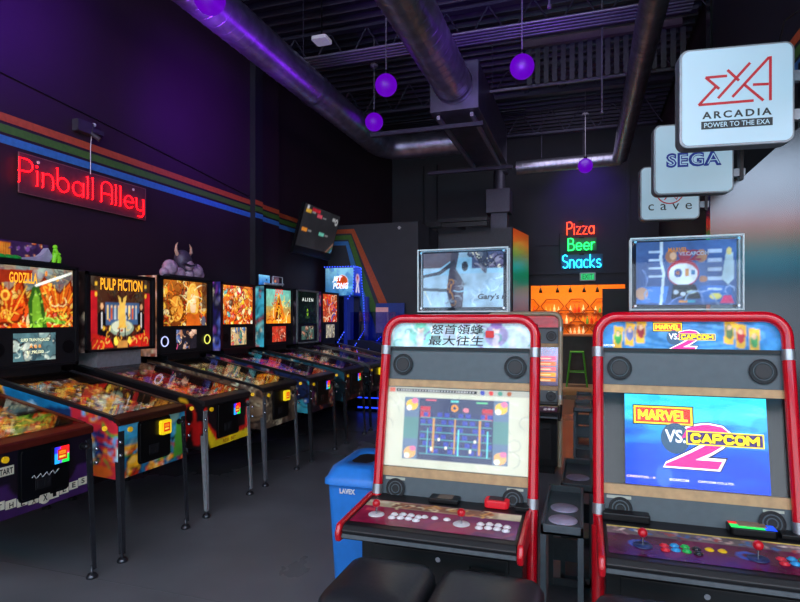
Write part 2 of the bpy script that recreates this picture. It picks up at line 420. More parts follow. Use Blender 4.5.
# Pizza / Beer / Snacks
def wallneon(s, col, bk, cx, cz, w, h, label):
    o = empty('neon_sign', (cx, 12.46, cz), 0, label, 'neon sign', None)
    if bk: MB().box((-w/2-.03, .0, -h*.55), (w/2+.03, .01, h*.55)).build('backing_board', mat('neon_board_'+s, bk, .5), o)
    neon(s, (0, 0, 0), (1, 0, 0), (0, 0, 1), w, h, glow('neon_'+s, col, 4), o, .010, .05)
    MB().box((-.05, .0, h*.5), (.05, .03, h*.5+.04)).build('hanger', M_blk2, o)
wallneon('Pizza', '#ff3c20', None, -.07, 3.40, .55, .26, 'neon sign reading Pizza in red, topmost of the three on the back wall')
wallneon('Beer', '#20f060', '#3a6a50', -.05, 3.06, .54, .25, 'neon sign reading Beer in green, middle of the three on the back wall')
wallneon('Snacks', '#28c8ff', '#2a5a70', -.05, 2.70, .78, .27, 'neon sign reading Snacks in blue, lowest of the three on the back wall')
cc = MB().tube([(-.42, 12.44, 2.6), (-.5, 12.44, 2.7), (-.5, 12.44, 3.3), (-.38, 12.44, 3.32)], .007, 6).tube([(-.5, 12.44, 3.05), (-1.0, 12.44, 3.06)], .006, 6).build('power_cable', M_rail)
tag(cc, 'black cable looping beside the three food neon signs', 'cable')
ex = empty('exit_sign', (.07, 12.45, 2.37), 0, 'small green EXIT sign above the bar opening', 'exit sign')
MB().prism(rbox((-.16, -.09), (.16, .09), .02), 'y', -.03, .01).build('housing', mat('exit_housing', '#b4beb8', .4), ex)
MB().box((-.13, -.034, -.065), (.13, -.03, .065)).build('face_plate', glow('exit_face', '#18c468', .75), ex)
text('exit_lettering', 'EXIT', (0, -.036, 0), (1, 0, 0), (0, 0, 1), .2, .1, mat('exit_ink', '#0a5a3a', .4), ex)

# ================================================================ TV MENU
tv = empty('wall_television', (-4.05, 7.88, 2.46), 0, 'black menu television tilted down from the left wall past the stripes', 'television')
A = Art(56, 34, '#28282c', 5)
for x, y_, c in ((.05, .84, '#d8a838'), (.36, .80, '#d05060'), (.05, .46, '#e08a30'), (.52, .46, '#70c8b0')):
    A.rect(x, y_, x+.14, y_+.07, c); A.rect(x+.16, y_+.02, x+.26, y_+.05, '#8a8a8a')
A.rect(.06, .92, .12, .98, '#c8c8c8'); A.rect(.2, .9, .42, .96, '#c02030'); A.ell(.93, .84, .07, .07, '#c8c8c8', ring=.5); A.rect(.8, .84, .88, .92, '#b8b8b8')
A.line(.74, .02, 1.0, .36, .025, '#7a5a4c'); A.line(.8, .02, 1.0, .28, .015, '#3c6650'); A.line(.86, .02, 1., .22, .018, '#4478a0')
dx = .2
A.build('screen', [(.022, -.6, .01), (.022, .6, .01), (.022+dx, .6, .71), (.022+dx, -.6, .71)], tv, .55, .3)
MB().prism([(-.03, 0), (.02, 0), (.02+dx, .72), (-.03+dx, .72)], 'y', -.62, .62).build('housing', M_blk2, tv)
MB().box((-.2, -.1, .3), (.06, .1, .4)).build('wall_bracket', M_blk2, tv)

# ================================================================ GLOBES
gm = mat('purple_globe', '#180030', .4, emit=.75, noise=0, ecol='#6400be')
for (x, y, z, l, a) in ((-2.86, 3.80, 4.07, 5.3, 'purple globe pendant cut off by the top left edge of the photo'), (-2.15, 6.03, 4.16, 5.0, 'purple globe pendant between the left duct and the middle duct, higher of the two'),
                     (-2.78, 7.3, 4.23, 5.0, 'purple globe pendant touching the end of the left duct'), (-.61, 5.9, 4.1, 5.4, 'largest purple globe pendant, right of the middle duct'),
                     (.02, 10.15, 4.12, 5.0, 'small far purple globe pendant above the Pizza neon sign')):
    o = empty('globe_pendant', (x, y, z), 0, a, 'pendant light', 'purple globe pendants')
    MB().sphere((0, 0, 0), .125, 28).build('glass_globe', gm, o)
    MB().cyl((0, 0, .12), (0, 0, 5.42-z), .007, n=6).build('cord', mat('grey_cord', '#77727c', .5), o)
    MB().lathe([(0, .17), (.03, .165), (.03, .12), (0, .12)], (0, 0, 0), 12).build('cap', M_blk2, o)
    MB().lathe([(0, .0), (.06, .0), (.05, .03), (0, .03)], (0, 0, l-z if l < 5.3 else 5.39-z), 16).build('canopy', mat('grey_cord', '#77727c', .5), o)
for x_ in (-3.52, -3.2):
    tag(MB().cyl((x_, 12.44, 2.0), (x_, 12.44, 5.0), .018, n=8).build('wall_conduit', M_rail), 'thin vertical pipe on the back wall, %s of the pair' % ('left' if x_ < -3.4 else 'right'), 'conduit')
ap = MB().prism(rbox((-.1, -.1), (.1, .1), .03), 'z', 4.9, 4.94).build('ceiling_router', mat('router_white', '#f4f0fa', .4, emit=.1))
ap.location = (-3.07, 6.25, 0); tag(ap, 'flat white square wireless access point under the ceiling joists', 'access point')
MB().cyl((0, 0, 4.94), (0, 0, 5.42), .01, n=6).build('mounting_rod', M_blk2, ap)

# ================================================================ DUCTS
def duct(name, path, r, label, parent=None, seams=.14, flare=()):
    P = [V(p) for p in path]; o = MB(); o.tube(P, r, 28)
    sm = o
    for a, b in zip(P[:-1], P[1:]):
        L = (b-a).length
        if L < .6: continue
        d = (b-a)/L; t = seams
        while t < L-.05:
            sm.tube([a+d*(t-.006), a+d*t, a+d*(t+.006)], [r+.0005, r+.004, r+.0005], 28, cap=False); t += seams
    root = o.build(name, M_steel, parent)
    if label: tag(root, label, 'duct')
    for p, q in flare: MB().tube([V(p)-V(q)*.03, V(p)+V(q)*.03], r+.014, 28, cap=False).build('joint_collar', M_steel, root)
    for a, b in zip(P[:-1], P[1:]):
        if (b-a).length > 1.5:
            for t in (.35, .75):
                q = a+(b-a)*t; MB().cyl((q.x, q.y, q.z+r-.01), (q.x, q.y, 5.44), .006, n=6).build('hanger_rod', M_joist, root)
    return root
def bend(a, b, c, rr, n=8):
    a, b, c = V(a), V(b), V(c); d0 = (b-a).normalized(); d1 = (c-b).normalized(); p0 = b-d0*rr; p1 = b+d1*rr
    return [a]+[(p0*(1-t)**2+b*2*t*(1-t)+p1*t*t) for t in [i/n for i in range(n+1)]]+[c]
duct('spiral_duct', bend((-3.15, -1.2, 4.3), (-3.15, 8.75, 4.3), (-1.85, 8.75, 4.3), .45), .19, 'long round metal duct along the left wall, elbowing right at its far end',
     flare=(((-3.15, 6.2, 4.3), (0, 1, 0)), ((-3.15, 8.2, 4.3), (0, 1, 0)), ((-2.5, 8.75, 4.3), (1, 0, 0))))
duct('spiral_duct', [(-1.5, -1.2, 4.32), (-1.5, 6.62, 4.32)], .225, 'wide round metal duct at top centre running into the square duct', flare=(((-1.5, 6.6, 4.32), (0, 1, 0)),))
duct('spiral_duct', [(.58, -1.2, 4.32), (.6, 10.45, 4.32)], .125, 'narrow round metal duct along the right, shining with coloured light', seams=.1, flare=(((.6, 10.4, 4.32), (0, 1, 0)),))
duct('spiral_duct', [(.62, 10.62, 4.32), (-1.2, 10.62, 4.3)], .12, 'thin round duct crossing in front of the back wall', seams=.1)
bd = empty('square_duct', (-1.5, 6.65, 4.1), 0, 'dark rectangular duct box at the end of the middle round duct', 'duct')
MB().box((-.3, 0, -.08), (.3, 2.6, .5)).build('duct_body', mat('dark_duct', '#5e5a6c', .42, .7, noise=.2, scale=6), bd, .006)
rr_ = MB()
for x in (-.22, .2): rr_.box((x-.02, .1, -.14), (x+.02, 2.5, -.09))
rr_.build('runner_rail', mat('duct_rail', '#9a94a4', .4, .6), bd)
MB().box((-1.2, .3, -.19), (.3, .36, -.14)).build('strut', M_joist, bd); MB().box((-1.0, 2.45, -.19), (.4, 2.51, -.14)).build('strut', M_joist, bd)
for x in (-.28, .28): MB().cyl((x, 1.2, .5), (x, 1.2, 1.3), .008, n=6).build('hanger_rod', M_joist, bd)
vd = empty('flexible_duct', (-1.52, 10.42, 3.18), 0, 'grey vent box and elbow dropping from the ceiling above the booths', 'duct')
MB().tube(bend((.16, .2, 1.12), (0, .2, 1.12), (0, .2, .7), .1), .11, 16).build('elbow', mat('dark_duct2', '#4e4c58', .45, .5), vd)
MB().box((-.22, 0, .28), (.22, .42, .72)).build('vent_box', mat('dark_duct2', '#4e4c58', .45, .5), vd, .006)
MB().box((-.14, .08, .0), (.16, .34, .28)).build('outlet_neck', mat('dark_duct2', '#4e4c58', .45, .5), vd)
tr = MB().box((-2.5, 9.7, 3.2), (-1.6, 9.85, 3.26)).box((-2.5, 9.7, 3.13), (-2.44, 9.76, 3.2)).box((-2.2, 9.85, 3.153), (-2.12, 10.4, 3.26)).box((-2.5, 9.76, 3.12), (-1.62, 9.8, 3.2)).box((-2.7, 9.72, 3.122), (-2.42, 9.84, 3.22)).build('cable_tray', M_blk2)
tag(tr, 'black cable tray lying across the tops of the booth walls', 'cable tray')
cd = MB()
for i in range(5): cd.cyl((-4.1, 6.45+i*.07, 4.83), (1.1, 6.45+i*.07, 4.83), .016, n=8)
tag(cd.build('conduit_bundle', mat('grey_conduit', '#7a7684', .4, .5)), 'bundle of parallel pipes running across under the ceiling', 'conduit')
cd = MB()
for i in range(4): cd.cyl((-4.1, 9.1+i*.09, 4.83), (-.9, 9.1+i*.09, 4.83), .018, n=8)
tag(cd.build('conduit_bundle', M_rail), 'darker bundle of pipes further back behind the globe pendants', 'conduit')
for (x, y, z0, z1, lb) in ((-.32, 5.6, 4.5, 5.4, 'bright hanging conduit next to the largest globe'), (.2, 7.0, 3.9, 5.4, 'tall thin hanging rod under the ceiling slats')):
    tag(MB().cyl((x, y, z0), (x, y, z1), .01, n=8).cyl((x, y, z0), (x, y, z0+.03), .02).build('hanging_conduit', mat('grey_conduit', '#7a7684', .4, .5)), lb, 'conduit')

# ================================================================ LIGHTBOX SIGNS
M_frame = mat('sign_frame', '#8c949c', .35, .3); M_face = mat('sign_face', '#9fbccb', .35, emit=.42, noise=.03, scale=2)
INKR = mat('ink_red', '#b01c28', .5, emit=.25); INKK = mat('ink_dark', '#2a3438', .5, emit=.02); INKB = mat('ink_blue', '#0c2c8c', .5, emit=.2)
def lightbox(cx, cy, cz, w, h, label):
    o = empty('lightbox_sign', (cx, cy, cz), math.radians(6), label, 'lightbox sign', 'lightbox signs hanging on the right')
    MB().prism(rbox((-w/2, -h/2), (w/2, h/2), .05, 5), 'y', -.05, .05).build('frame', M_frame, o, .006)
    MB().prism(rbox((-w/2+.014, -h/2+.014), (w/2-.014, h/2-.014), .04, 5), 'y', -.056, -.05).build('face_panel', M_face, o)
    bx = 1.19-cx
    for z in (.1, -.12) : MB().box((w/2, -.02, z-.03), (w/2+.09, .02, z+.03)).build('bracket_arm', M_frame, o)
    MB().box((w/2+.05, -.03, -.18), (w/2+.075, .03, 2.93-cz+.03)).build('mounting_post', M_blk2, o)
    MB().tube([(w/2-.06, .02, h/2), (w/2-.02, .03, h/2+.15), (w/2+.05, .02, 2.93-cz+.04 if 2.93-cz > h/2+.1 else h/2+.2)], .006, 6).build('power_cable', M_blk2, o)
    return o
R_, U_ = (1, 0, 0), (0, 0, 1)
s1 = lightbox(.822, 3.7, 2.775, .60, .575, 'large white square lightbox sign reading EXA ARCADIA, nearest of the hanging signs')
def strokes(name, segs, w, m, parent, y):
    mb = MB()
    for a, b in segs:
        d = V((b[0]-a[0], 0, b[1]-a[1])).normalized(); n = V((-d.z, 0, d.x))*w
        A_, B_ = V((a[0], y, a[1]))-d*w*.3, V((b[0], y, b[1]))+d*w*.3
        mb.add([A_-n, B_-n, B_+n, A_+n], [(0, 1, 2, 3)]); 
    return mb.build(name, m, parent)
def sg(*L): return [tuple(((x-290)*.00088, (310-y-.12*(x-290))*.00088) for x, y in L[i:i+2]) for i in range(len(L)-1)]
strokes('logo_strokes', sg((232, 187), (108, 203), (186, 272))+sg((166, 262), (66, 384), (388, 342))+sg((368, 100), (182, 333))+sg((238, 150), (303, 214))+sg((478, 62), (267, 322))+sg((335, 240), (445, 338))+sg((487, 56), (487, 334))+sg((388, 239), (475, 232)), .0075, INKR, s1, -.0575)
text('brand_lettering', 'ARCADIA', (0, -.057, -.105), R_, U_, .36, .042, INKK, s1, bold=.03, space=1.35)
MB().box((-.185, -.058, -.185), (.185, -.0565, -.14)).build('slogan_bar', INKK, s1)
text('slogan_lettering', 'POWER TO THE EXA', (0, -.0585, -.1625), R_, U_, .34, .028, M_face, s1, bold=.01)
s2 = lightbox(.81, 4.95, 2.755, .58, .56, 'white lightbox sign reading SEGA, middle of the three hanging signs')
text('brand_lettering', 'SEGA', (.0, -.057, -.01), R_, U_, .40, .115, INKB, s2, bold=.06, space=1.1)
text('lettering_inline', 'SEGA', (.0, -.0585, -.01), R_, U_, .37, .082, M_face, s2, bold=-.018, space=1.22)
s3 = lightbox(.80, 6.15, 2.74, .55, .54, 'white lightbox sign reading cave, furthest of the three hanging signs')
text('brand_lettering', 'cave', (0, -.057, -.14), R_, U_, .40, .062, INKK, s3, space=1.7)
lg = MB()
lg.tube([(x*.12, -.058, .0+z*.12) for x, z in arc(0, 0, 1, .9, 120, 420, 20)], .006, 6).tube([(-.05, -.058, -.07), (0, -.058, .0), (.06, -.058, -.07), (.1, -.058, .03)], .006, 6)
lg.build('logo_outline', INKR, s3)

# ================================================================ PINBALL MACHINES
FIRE = ['#e84a10', '#f89020', '#ffc840', '#b82008', '#702008', '#f8e090', '#d86018']
HOT = ['#f0a030', '#e83828', '#f8e070', '#c02838', '#ffffff', '#f06020', '#404048']
def playfield_art(pal, seed, dark='#241820'):
    A = Art(80, 46, dark, seed)
    A.blobs(220, pal, .015, .06, op=.9); A.curls(90, pal, .008, length=.2)
    A.blobs(45, ['#141014', '#1c1418', '#302028'], .015, .05); A.blobs(150, ['#fff0c0', '#ffb040', '#ff5030', '#f8f8ff']+pal, .008, .022, long=1.4)
    for i in range(5): A.ell(.55+.05*i, .25+.12*i, .03, .03, A.r.choice(pal))
    return A
def leg(mb, x, y, sx, z1, foot):
    a = V((x, y, z1)); b = V((x+sx[0], y+sx[1], .05))
    d = (b-a).normalized(); w = .017
    # L-shaped angle leg tapering to the foot
    vs = []
    for p, k in ((a, 1.25), (b, .75)):
        cx_, cy_ = (1 if sx[0] > 0 else -1), (1 if sx[1] > 0 else -1)
        q = [(0, 0), (-2*w*k, 0), (-2*w*k, -.006), (-.006, -.006), (-.006, -2*w*k), (0, -2*w*k)]
        for u, v in q: vs.append((p.x+u*cx_+w*cx_, p.y+v*cy_+w*cy_, p.z))
    fs = [(i, (i+1) % 6, 6+(i+1) % 6, 6+i) for i in range(6)]+[tuple(range(6)), tuple(range(11, 5, -1))]
    mb.add(vs, fs); return b
def pinball(y0, cfg, label):
    r = empty('pinball_machine', (-2.72, y0, 0), 0, label, 'pinball machine', 'pinball machines in a row along the left wall')
    H = .30
    side = [(0, .50), (0, .86), (-.05, .885), (-1.28, 1.12), (-1.28, .58)]
    body = mat('cab_'+cfg['n'], cfg.get('body', '#16161a'), .4)
    mb = MB()
    for s in (-1, 1): mb.prism(side, 'y', s*H, s*(H-.018))
    mb.box((-.018, -H+.018, .50), (0, H-.018, .84)).box((-1.28, -H+.018, .58), (-1.262, H-.018, 1.08)).prism([(0, .50), (-1.28, .58), (-1.28, .60), (0, .52)], 'y', -H+.018, H-.018)
    mb.prism([(-1.02, 1.04), (-1.262, 1.05), (-1.262, 1.115), (-1.02, 1.075)], 'y', -H+.018, H-.018)
    mb.build('cabinet', body, r)
    # side art toward the viewer
    n = 60
    S = Art(n, 22, cfg['side'][0], cfg['seed']+3, asp=3); S.blobs(26, cfg['side'], .10, .34, long=2.5); S.curls(26, cfg['side'], .03, length=.5)
    if 'sidefn' in cfg: cfg['sidefn'](S)
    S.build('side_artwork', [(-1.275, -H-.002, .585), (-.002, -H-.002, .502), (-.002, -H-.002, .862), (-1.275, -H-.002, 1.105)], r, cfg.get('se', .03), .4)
    F = Art(30, 20, cfg['front'][0], cfg['seed']+5); F.blobs(26, cfg['front'], .08, .25, long=2.5); F.curls(20, cfg['front'], .02, length=.4)
    if 'frontfn' in cfg: cfg['frontfn'](F)
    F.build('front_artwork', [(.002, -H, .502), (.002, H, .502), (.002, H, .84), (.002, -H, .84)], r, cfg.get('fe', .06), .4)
    # rails and lockdown bar
    for s in (-1, 1):
        ys = (s*(H+.006), s*(H-.022))
        MB().prism([(-.02, .868), (-.05, .893), (-1.05, 1.098), (-1.05, 1.075), (-.05, .872), (-.02, .85)], 'y', *ys).build('side_rail', mat('rail_'+cfg['n'], cfg.get('rail', '#26262a'), .35, .4), r)
    MB().prism([(.012, .835), (.012, .868), (0, .876), (-.075, .895), (-.075, .87), (-.02, .86), (-.006, .835)], 'y', -H-.004, H+.004).build('lockdown_bar', mat('bar_'+cfg['n'], cfg.get('bar', cfg.get('rail', '#26262a')), .35, .4), r)
    # playfield under glass
    pf = playfield_art(cfg['pf'], cfg['seed'], cfg.get('pfd', '#241820')).build('playfield', [(-1.05, -H+.019, 1.035), (-.08, -H+.019, .815), (-.08, H-.019, .815), (-1.05, H-.019, 1.035)], r, cfg.get('pe', 1.7), .3)
    rnd = random.Random(cfg['seed'])
    zf = lambda x: .815+(-.08-x)/.97*.22
    MB().prism([(-.079, .815), (-.2, .842), (-.2, .849), (-.079, .862)], 'y', -H+.02, H-.02).build('apron', mat('apron_'+cfg['n'], cfg.get('apron', '#6a3018'), .4, emit=.05), pf)
    for s in (-1, 1):
        MB().prism([(-.26, s*.16), (-.30, s*.12), (-.245, s*.03), (-.235, s*.035)], 'z', zf(-.26)+.01, zf(-.26)+.03).build('flipper', mat('flip_'+cfg['n'], cfg.get('flip', '#f0e0c0'), .4, emit=.2), pf)
    for k in range(3):
        x, y = (-.72, -.66, -.8)[k], (-.08, .08, .06)[k]
        c = rnd.choice(cfg['pf'])
        MB().lathe([(0, .05), (.034, .047), (.036, .04), (.02, .035), (.02, .025), (.038, .012), (.038, 0)], (x, y, zf(x)), 16).build('pop_bumper', mat('bump_'+c[1:], c, .3, emit=1.1), pf)
    for k in range(2):
        ya = (-.19, .2)[k]
        P = [(-.42, ya, zf(-.42)+.01), (-.6, ya*1.02, zf(-.6)+.03), (-.78, ya*.9, zf(-.78)+.04), (-.86, ya*.4, zf(-.86)+.035), (-.8, -ya*.1, zf(-.8)+.03)]
        MB().tube(P, .006, 8).build('wire_ramp', mat('ramp_'+cfg['n'], cfg['ramp'], .3, emit=.25), pf)
    for k in range(18):
        x, y = rnd.uniform(-.98, -.3), rnd.uniform(-.22, .22); c = rnd.choice(cfg['pf']); w = rnd.uniform(.012, .036)
        t = rnd.uniform(0, 3); pts = [(x+w*math.cos(t+j*2*PI/5)*(1.4 if j % 2 else .8), y+w*math.sin(t+j*2*PI/5)) for j in range(5)]
        h = rnd.uniform(.012, .035)
        mb = MB().prism(pts, 'z', zf(x)+h, zf(x)+h+.005).cyl((x, y, zf(x)-.01), (x, y, zf(x)+h), .004, n=6)
        mb.build('plastic_ornament', mat('plas_'+c[1:], c, .3, emit=.9), pf)
    MB().prism([(-.06, .893), (-1.05, 1.092), (-1.05, 1.088), (-.06, .889)], 'y', -H+.022, H-.022).build('glass_pane', M_glass, r)
    # coin door
    cdz = .695
    c_ = MB().prism(rbox((-.135, cdz-.125), (.135, cdz+.13), .02), 'x', .002, .014).build('coin_door', mat('coin_door_black', '#0c0c0e', .3, .3), r, .003)
    MB().prism(rbox((-.147, cdz-.137), (.147, cdz+.142), .025), 'x', .002, .007).build('door_bezel', M_blk2, c_)
    MB().box((.014, -.06, cdz-.09), (.018, .03, cdz-.03)).box((.018, -.05, cdz-.08), (.02, -.02, cdz-.04)).box((.018, -.01, cdz-.08), (.02, .02, cdz-.04)).build('coin_slot', M_rail, c_)
    K = cfg.get('reader', 'yellow')
    rd = MB().prism(rbox((.03, cdz+.02), (.125, cdz+.115), .012), 'x', .014, .036)
    if K == 'yellow': rd.build('card_reader', glow('reader_yellow', '#e8c818', .7), c_)
    else:
        A = Art(16, 16, tex=0); A.grad('#1838ff', '#ff1888', True); A.put((A.Y < .5)*(A.X > .5)*1., '#20e050'); A.put((A.Y > .6)*(A.X > .4)*1., '#ff2020'); A.put((A.X < .35)*(A.Y < .6)*1., '#20a0ff')
        o = rd.build('card_reader', M_blk2, c_)
        A.build('glowing_rim', [(.0365, .033, cdz+.023), (.0365, .122, cdz+.023), (.0365, .122, cdz+.112), (.0365, .033, cdz+.112)], c_, 1.0)
    A = Art(14, 14, '#c02810', 4); A.rect(.15, .55, .85, .85, '#ff9020'); A.rect(.15, .2, .85, .4, '#ffd040'); A.rect(.3, .65, .7, .75, '#801008')
    A.build('reader_screen', [(.0385, .05, cdz+.04), (.0385, .108, cdz+.04), (.0385, .108, cdz+.098), (.0385, .05, cdz+.098)], c_, .8)
    MB().cyl((.002, -.215, .80), (.016, -.215, .80), .016).build('start_button', M_yel, r)
    MB().cyl((.0, .235, .77), (.03, .235, .77), .008).sphere((.036, .235, .77), .014, 14).cyl((.002, .235, .77), (.008, .235, .77), .02).build('plunger', M_rail, r)
    MB().cyl((-.10, -H-.014, .815), (-.10, -H, .815), .015).build('flipper_button', mat('flipbtn', '#f0c030', .3, emit=.4), r)
    # legs
    for sx, sy in ((1, 1), (1, -1), (-1, 1), (-1, -1)):
        x = .004 if sx > 0 else -1.284
        mb = MB(); z1 = .80 if sx > 0 else .85
        b = leg(mb, x-sx*.016, sy*(H-.016), (sx*.030, sy*.004), z1, 0)
        lo = mb.build('leg', mat('leg_'+cfg['n'], cfg.get('leg', '#4a4c54'), .22, .65), r)
        MB().lathe([(0, 0), (.032, 0), (.032, .012), (.02, .028), (.008, .03), (.008, .07)], (b.x+sx*.0, b.y+sy*.0, 0), 16).build('leveler_foot', M_rub if sx < 0 else mat('foot_metal', '#54565e', .3, .8), lo)
        if sx > 0:
            for z in (.74, .66): MB().sphere((x+.024, sy*(H+.012), z), .012, 12, sc=(1, 1, 1)).build('leg_bolt', M_chrome, lo)
    # backbox
    W = cfg.get('bw', .70)/2; z0, z1 = cfg.get('z0', 1.14), cfg.get('z1', 1.9); X0 = -1.07
    bb = MB().box((X0, -W, z0), (X0-.24, W, z1)).build('backbox', body, r, .004)
    MB().box((X0-.02, -.24, 1.085), (X0-.22, .24, z0)).build('backbox_neck', mat('neck_'+cfg['n'], cfg.get('neck', '#1c1c20'), .4), bb)
    fm = MB(); t = .022; f = mat('bbframe_'+cfg['n'], cfg.get('frame', '#1e1e22'), .35, .3)
    for a, b in (((X0, -W, z0), (X0+.02, -W+t, z1)), ((X0, W-t, z0), (X0+.02, W, z1)), ((X0, -W, z1-t), (X0+.02, W, z1)), ((X0, -W, z0), (X0+.02, W, z0+t))): fm.box(a, b)
    fm.build('backbox_frame', f, bb)
    g0 = cfg.get('g0', .36); zb = z0+(z1-z0)*g0; xg = X0+.004
    gw = W-t-cfg.get('gm', .02)
    cfg['glass']().build('backglass', [(xg, -gw, zb+.01), (xg, gw, zb+.01), (xg, gw, z1-t-.01), (xg, -gw, z1-t-.01)], bb, cfg.get('ge', 1.0), .25)
    if 'title' in cfg:
        s, fz, tw, th, tcol, dy = cfg['title']
        text('title_lettering', s, (xg+.002, dy, zb+(z1-zb)*fz), (0, 1, 0), (0, 0, 1), tw, th, glow('title_'+cfg['n'], tcol, 1.), bb, bold=.02)
    if g0 > .05:
        MB().box((X0, -W+t, z0+t), (X0+.008, W-t, zb)).build('speaker_panel', mat('speaker_panel_black', '#1a1a1e', .4), bb)
        sw = cfg.get('sw', .17)
        cfg['screen']().build('display_screen', [(X0+.01, -sw, z0+t+.03), (X0+.01, sw, z0+t+.03), (X0+.01, sw, zb-.03), (X0+.01, -sw, zb-.03)], bb, .9, .2)
        for (s, L_, fz, w_, col_) in cfg.get('lines', []):
            text('display_lettering', s, (X0+.0115, 0, z0+(zb-z0)*fz), (0, 1, 0), (0, 0, 1), w_, L_, glow('dl_'+col_, col_, 1.), bb, bold=.0)
        for s in (-1, 1):
            y = s*(W-.085); zz = (z0+zb)/2
            MB().cyl((X0+.006, y, zz), (X0+.012, y, zz), .05, n=24).build('speaker', M_blk2, bb)
            if cfg.get('ringc'): MB().tube([(X0+.016, y+.046*math.cos(a), zz+.046*math.sin(a)) for a in [i*PI/12 for i in range(24)]], .006, 6, closed=True).build('speaker_ring', glow('ring_'+cfg['ringc'][s][1:], cfg['ringc'][s], .9), bb)
    Sd = Art(14, 30, cfg['bside'][0], cfg['seed']+9, asp=.4); Sd.blobs(18, cfg['bside'], .06, .16, op=.9); Sd.curls(14, cfg['bside'], .02, length=.3)
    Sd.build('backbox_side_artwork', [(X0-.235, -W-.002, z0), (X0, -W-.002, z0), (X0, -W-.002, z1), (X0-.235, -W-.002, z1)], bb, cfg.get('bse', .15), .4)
    return r, bb, X0, W, z1

def g_fire(seed, extra=None, bg=('#c84010', '#e08030'), pal=FIRE):
    def f():
        A = Art(66, 48, '#000000', seed); A.grad(*bg); A.blobs(50, pal, .03, .14, op=.8); A.curls(90, pal+['#401008'], .008, length=.35)
        if extra: extra(A)
        return A
    return f
def s_dim(seed, bg, pal):
    def f():
        A = Art(40, 24, bg, seed); A.blobs(14, pal, .06, .3, op=.8); A.curls(10, pal, .015); return A
    return f
def ex_g(A):   # two orange fans flanking a green mass under a pale beam
    A.rect(0, .6, 1, 1, '#5a7c88', .6); A.blobs(8, ['#88a8b0', '#486470'], .06, .16, (0, .7, 1, 1), plain=1, op=.5)
    for s, c in ((.20, '#c84010'), (.82, '#d05814')):
        A.poly([(s-.3, .2), (s-.32, .62), (s-.2, .86), (s, .6), (s+.16, .84), (s+.22, .4), (s+.12, .08), (s-.1, .05)], '#6a1c08')
        A.poly([(s-.27, .24), (s-.28, .6), (s-.19, .80), (s, .56), (s+.14, .78), (s+.19, .4), (s+.10, .12), (s-.1, .09)], c)
        for k in range(9): A.line(s, .10, s+(k-4)*.07, .74-abs(k-4)*.02, .008, '#f8b838' if k % 2 else '#8a2408')
        A.blobs(14, ['#f89828', '#e86818', '#ffc850', '#a83008'], .02, .06, (s-.22, .15, s+.18, .6), op=.8)
    A.curls(40, FIRE, .009, (0, 0, 1, .4), .3); A.blobs(24, FIRE, .02, .06, (0, 0, 1, .22))
    A.poly([(.44, 0), (.42, .4), (.47, .66), (.53, .74), (.58, .6), (.62, .34), (.66, 0)], '#2c5418'); A.poly([(.48, 0), (.47, .4), (.51, .64), (.56, .5), (.58, .3), (.6, 0)], '#6ea028'); A.blobs(12, ['#3c7020', '#88b838', '#2c4c14'], .015, .04, (.44, .05, .64, .6))
    for k in range(6): A.ell(.62+.05*k, .10+.02*math.sin(k), .05, .035, '#70a028'); 
    A.curls(10, ['#a8d850', '#305818'], .01, (.45, 0, .9, .2), .2)
    A.blobs(9, ['#f8b030', '#e07818'], .02, .05, (.62, .62, .85, .95)); A.line(.52, .70, .98, .95, .022, '#e8ecd0'); A.line(.52, .70, .98, .95, .008, '#ffffff'); A.ell(.16, .52, .07, .09, '#f8b840'); A.ell(.16, .52, .04, .05, '#b84810')
    A.poly([(.06, .70), (.46, .80), (.48, .95), (.04, .92)], '#8a1c08', .9)
def ex_pulp(A):
    A.rect(0, 0, 1, 1, '#1c1214', .8); A.rect(0, .12, .10, .8, '#b01820'); A.rect(.90, .12, 1, .8, '#b01820'); A.rect(.22, .34, .80, .66, '#3c587c')
    for i in range(9): A.rect(.25+i*.06, .42, .28+i*.06, .60, ['#e0c070', '#c85828', '#a8b8c0'][i % 3]); A.ell(.265+i*.06, .60, .022, .022, '#e8c090')
    A.ell(.5, .30, .28, .11, '#8c9c84'); A.ell(.5, .32, .24, .09, '#c8ccae'); A.blobs(16, ['#f0d060', '#e07828', '#181818', '#b05020'], .015, .04, (.12, .2, .88, .5))
    A.poly([(.44, .3), (.46, .62), (.43, .75), (.5, .7), (.58, .76), (.55, .6), (.57, .3)], '#e8b850'); A.ell(.5, .70, .03, .045, '#302018'); A.line(.46, .3, .45, .16, .012, '#181414'); A.line(.55, .3, .56, .16, .012, '#181414')
    for x in (.17, .84):
        A.poly([(x-.07, .16), (x-.06, .5), (x, .56), (x+.06, .5), (x+.07, .16)], '#100c10'); A.ell(x, .60, .032, .045, '#d8a070'); A.rect(x-.01, .3, x+.01, .52, '#e8e0d8')
    A.poly([(.02, .02), (.36, .04), (.3, .16), (.02, .24)], '#c02018'); A.poly([(.98, .02), (.62, .04), (.7, .18), (.98, .24)], '#b82018'); A.rect(.42, .02, .6, .12, '#b07838'); A.ell(.40, .12, .05, .06, '#f0d048'); A.ell(.63, .12, .04, .05, '#f0d048')
    A.curls(24, ['#e8a030', '#f0d060', '#702010'], .007, (.02, .02, .98, .34), .15)
    for x, y in ((.08, .76), (.92, .76), (.08, .9), (.92, .9), (.2, .30), (.8, .30)): A.ell(x, y, .03, .03, '#e8b030')
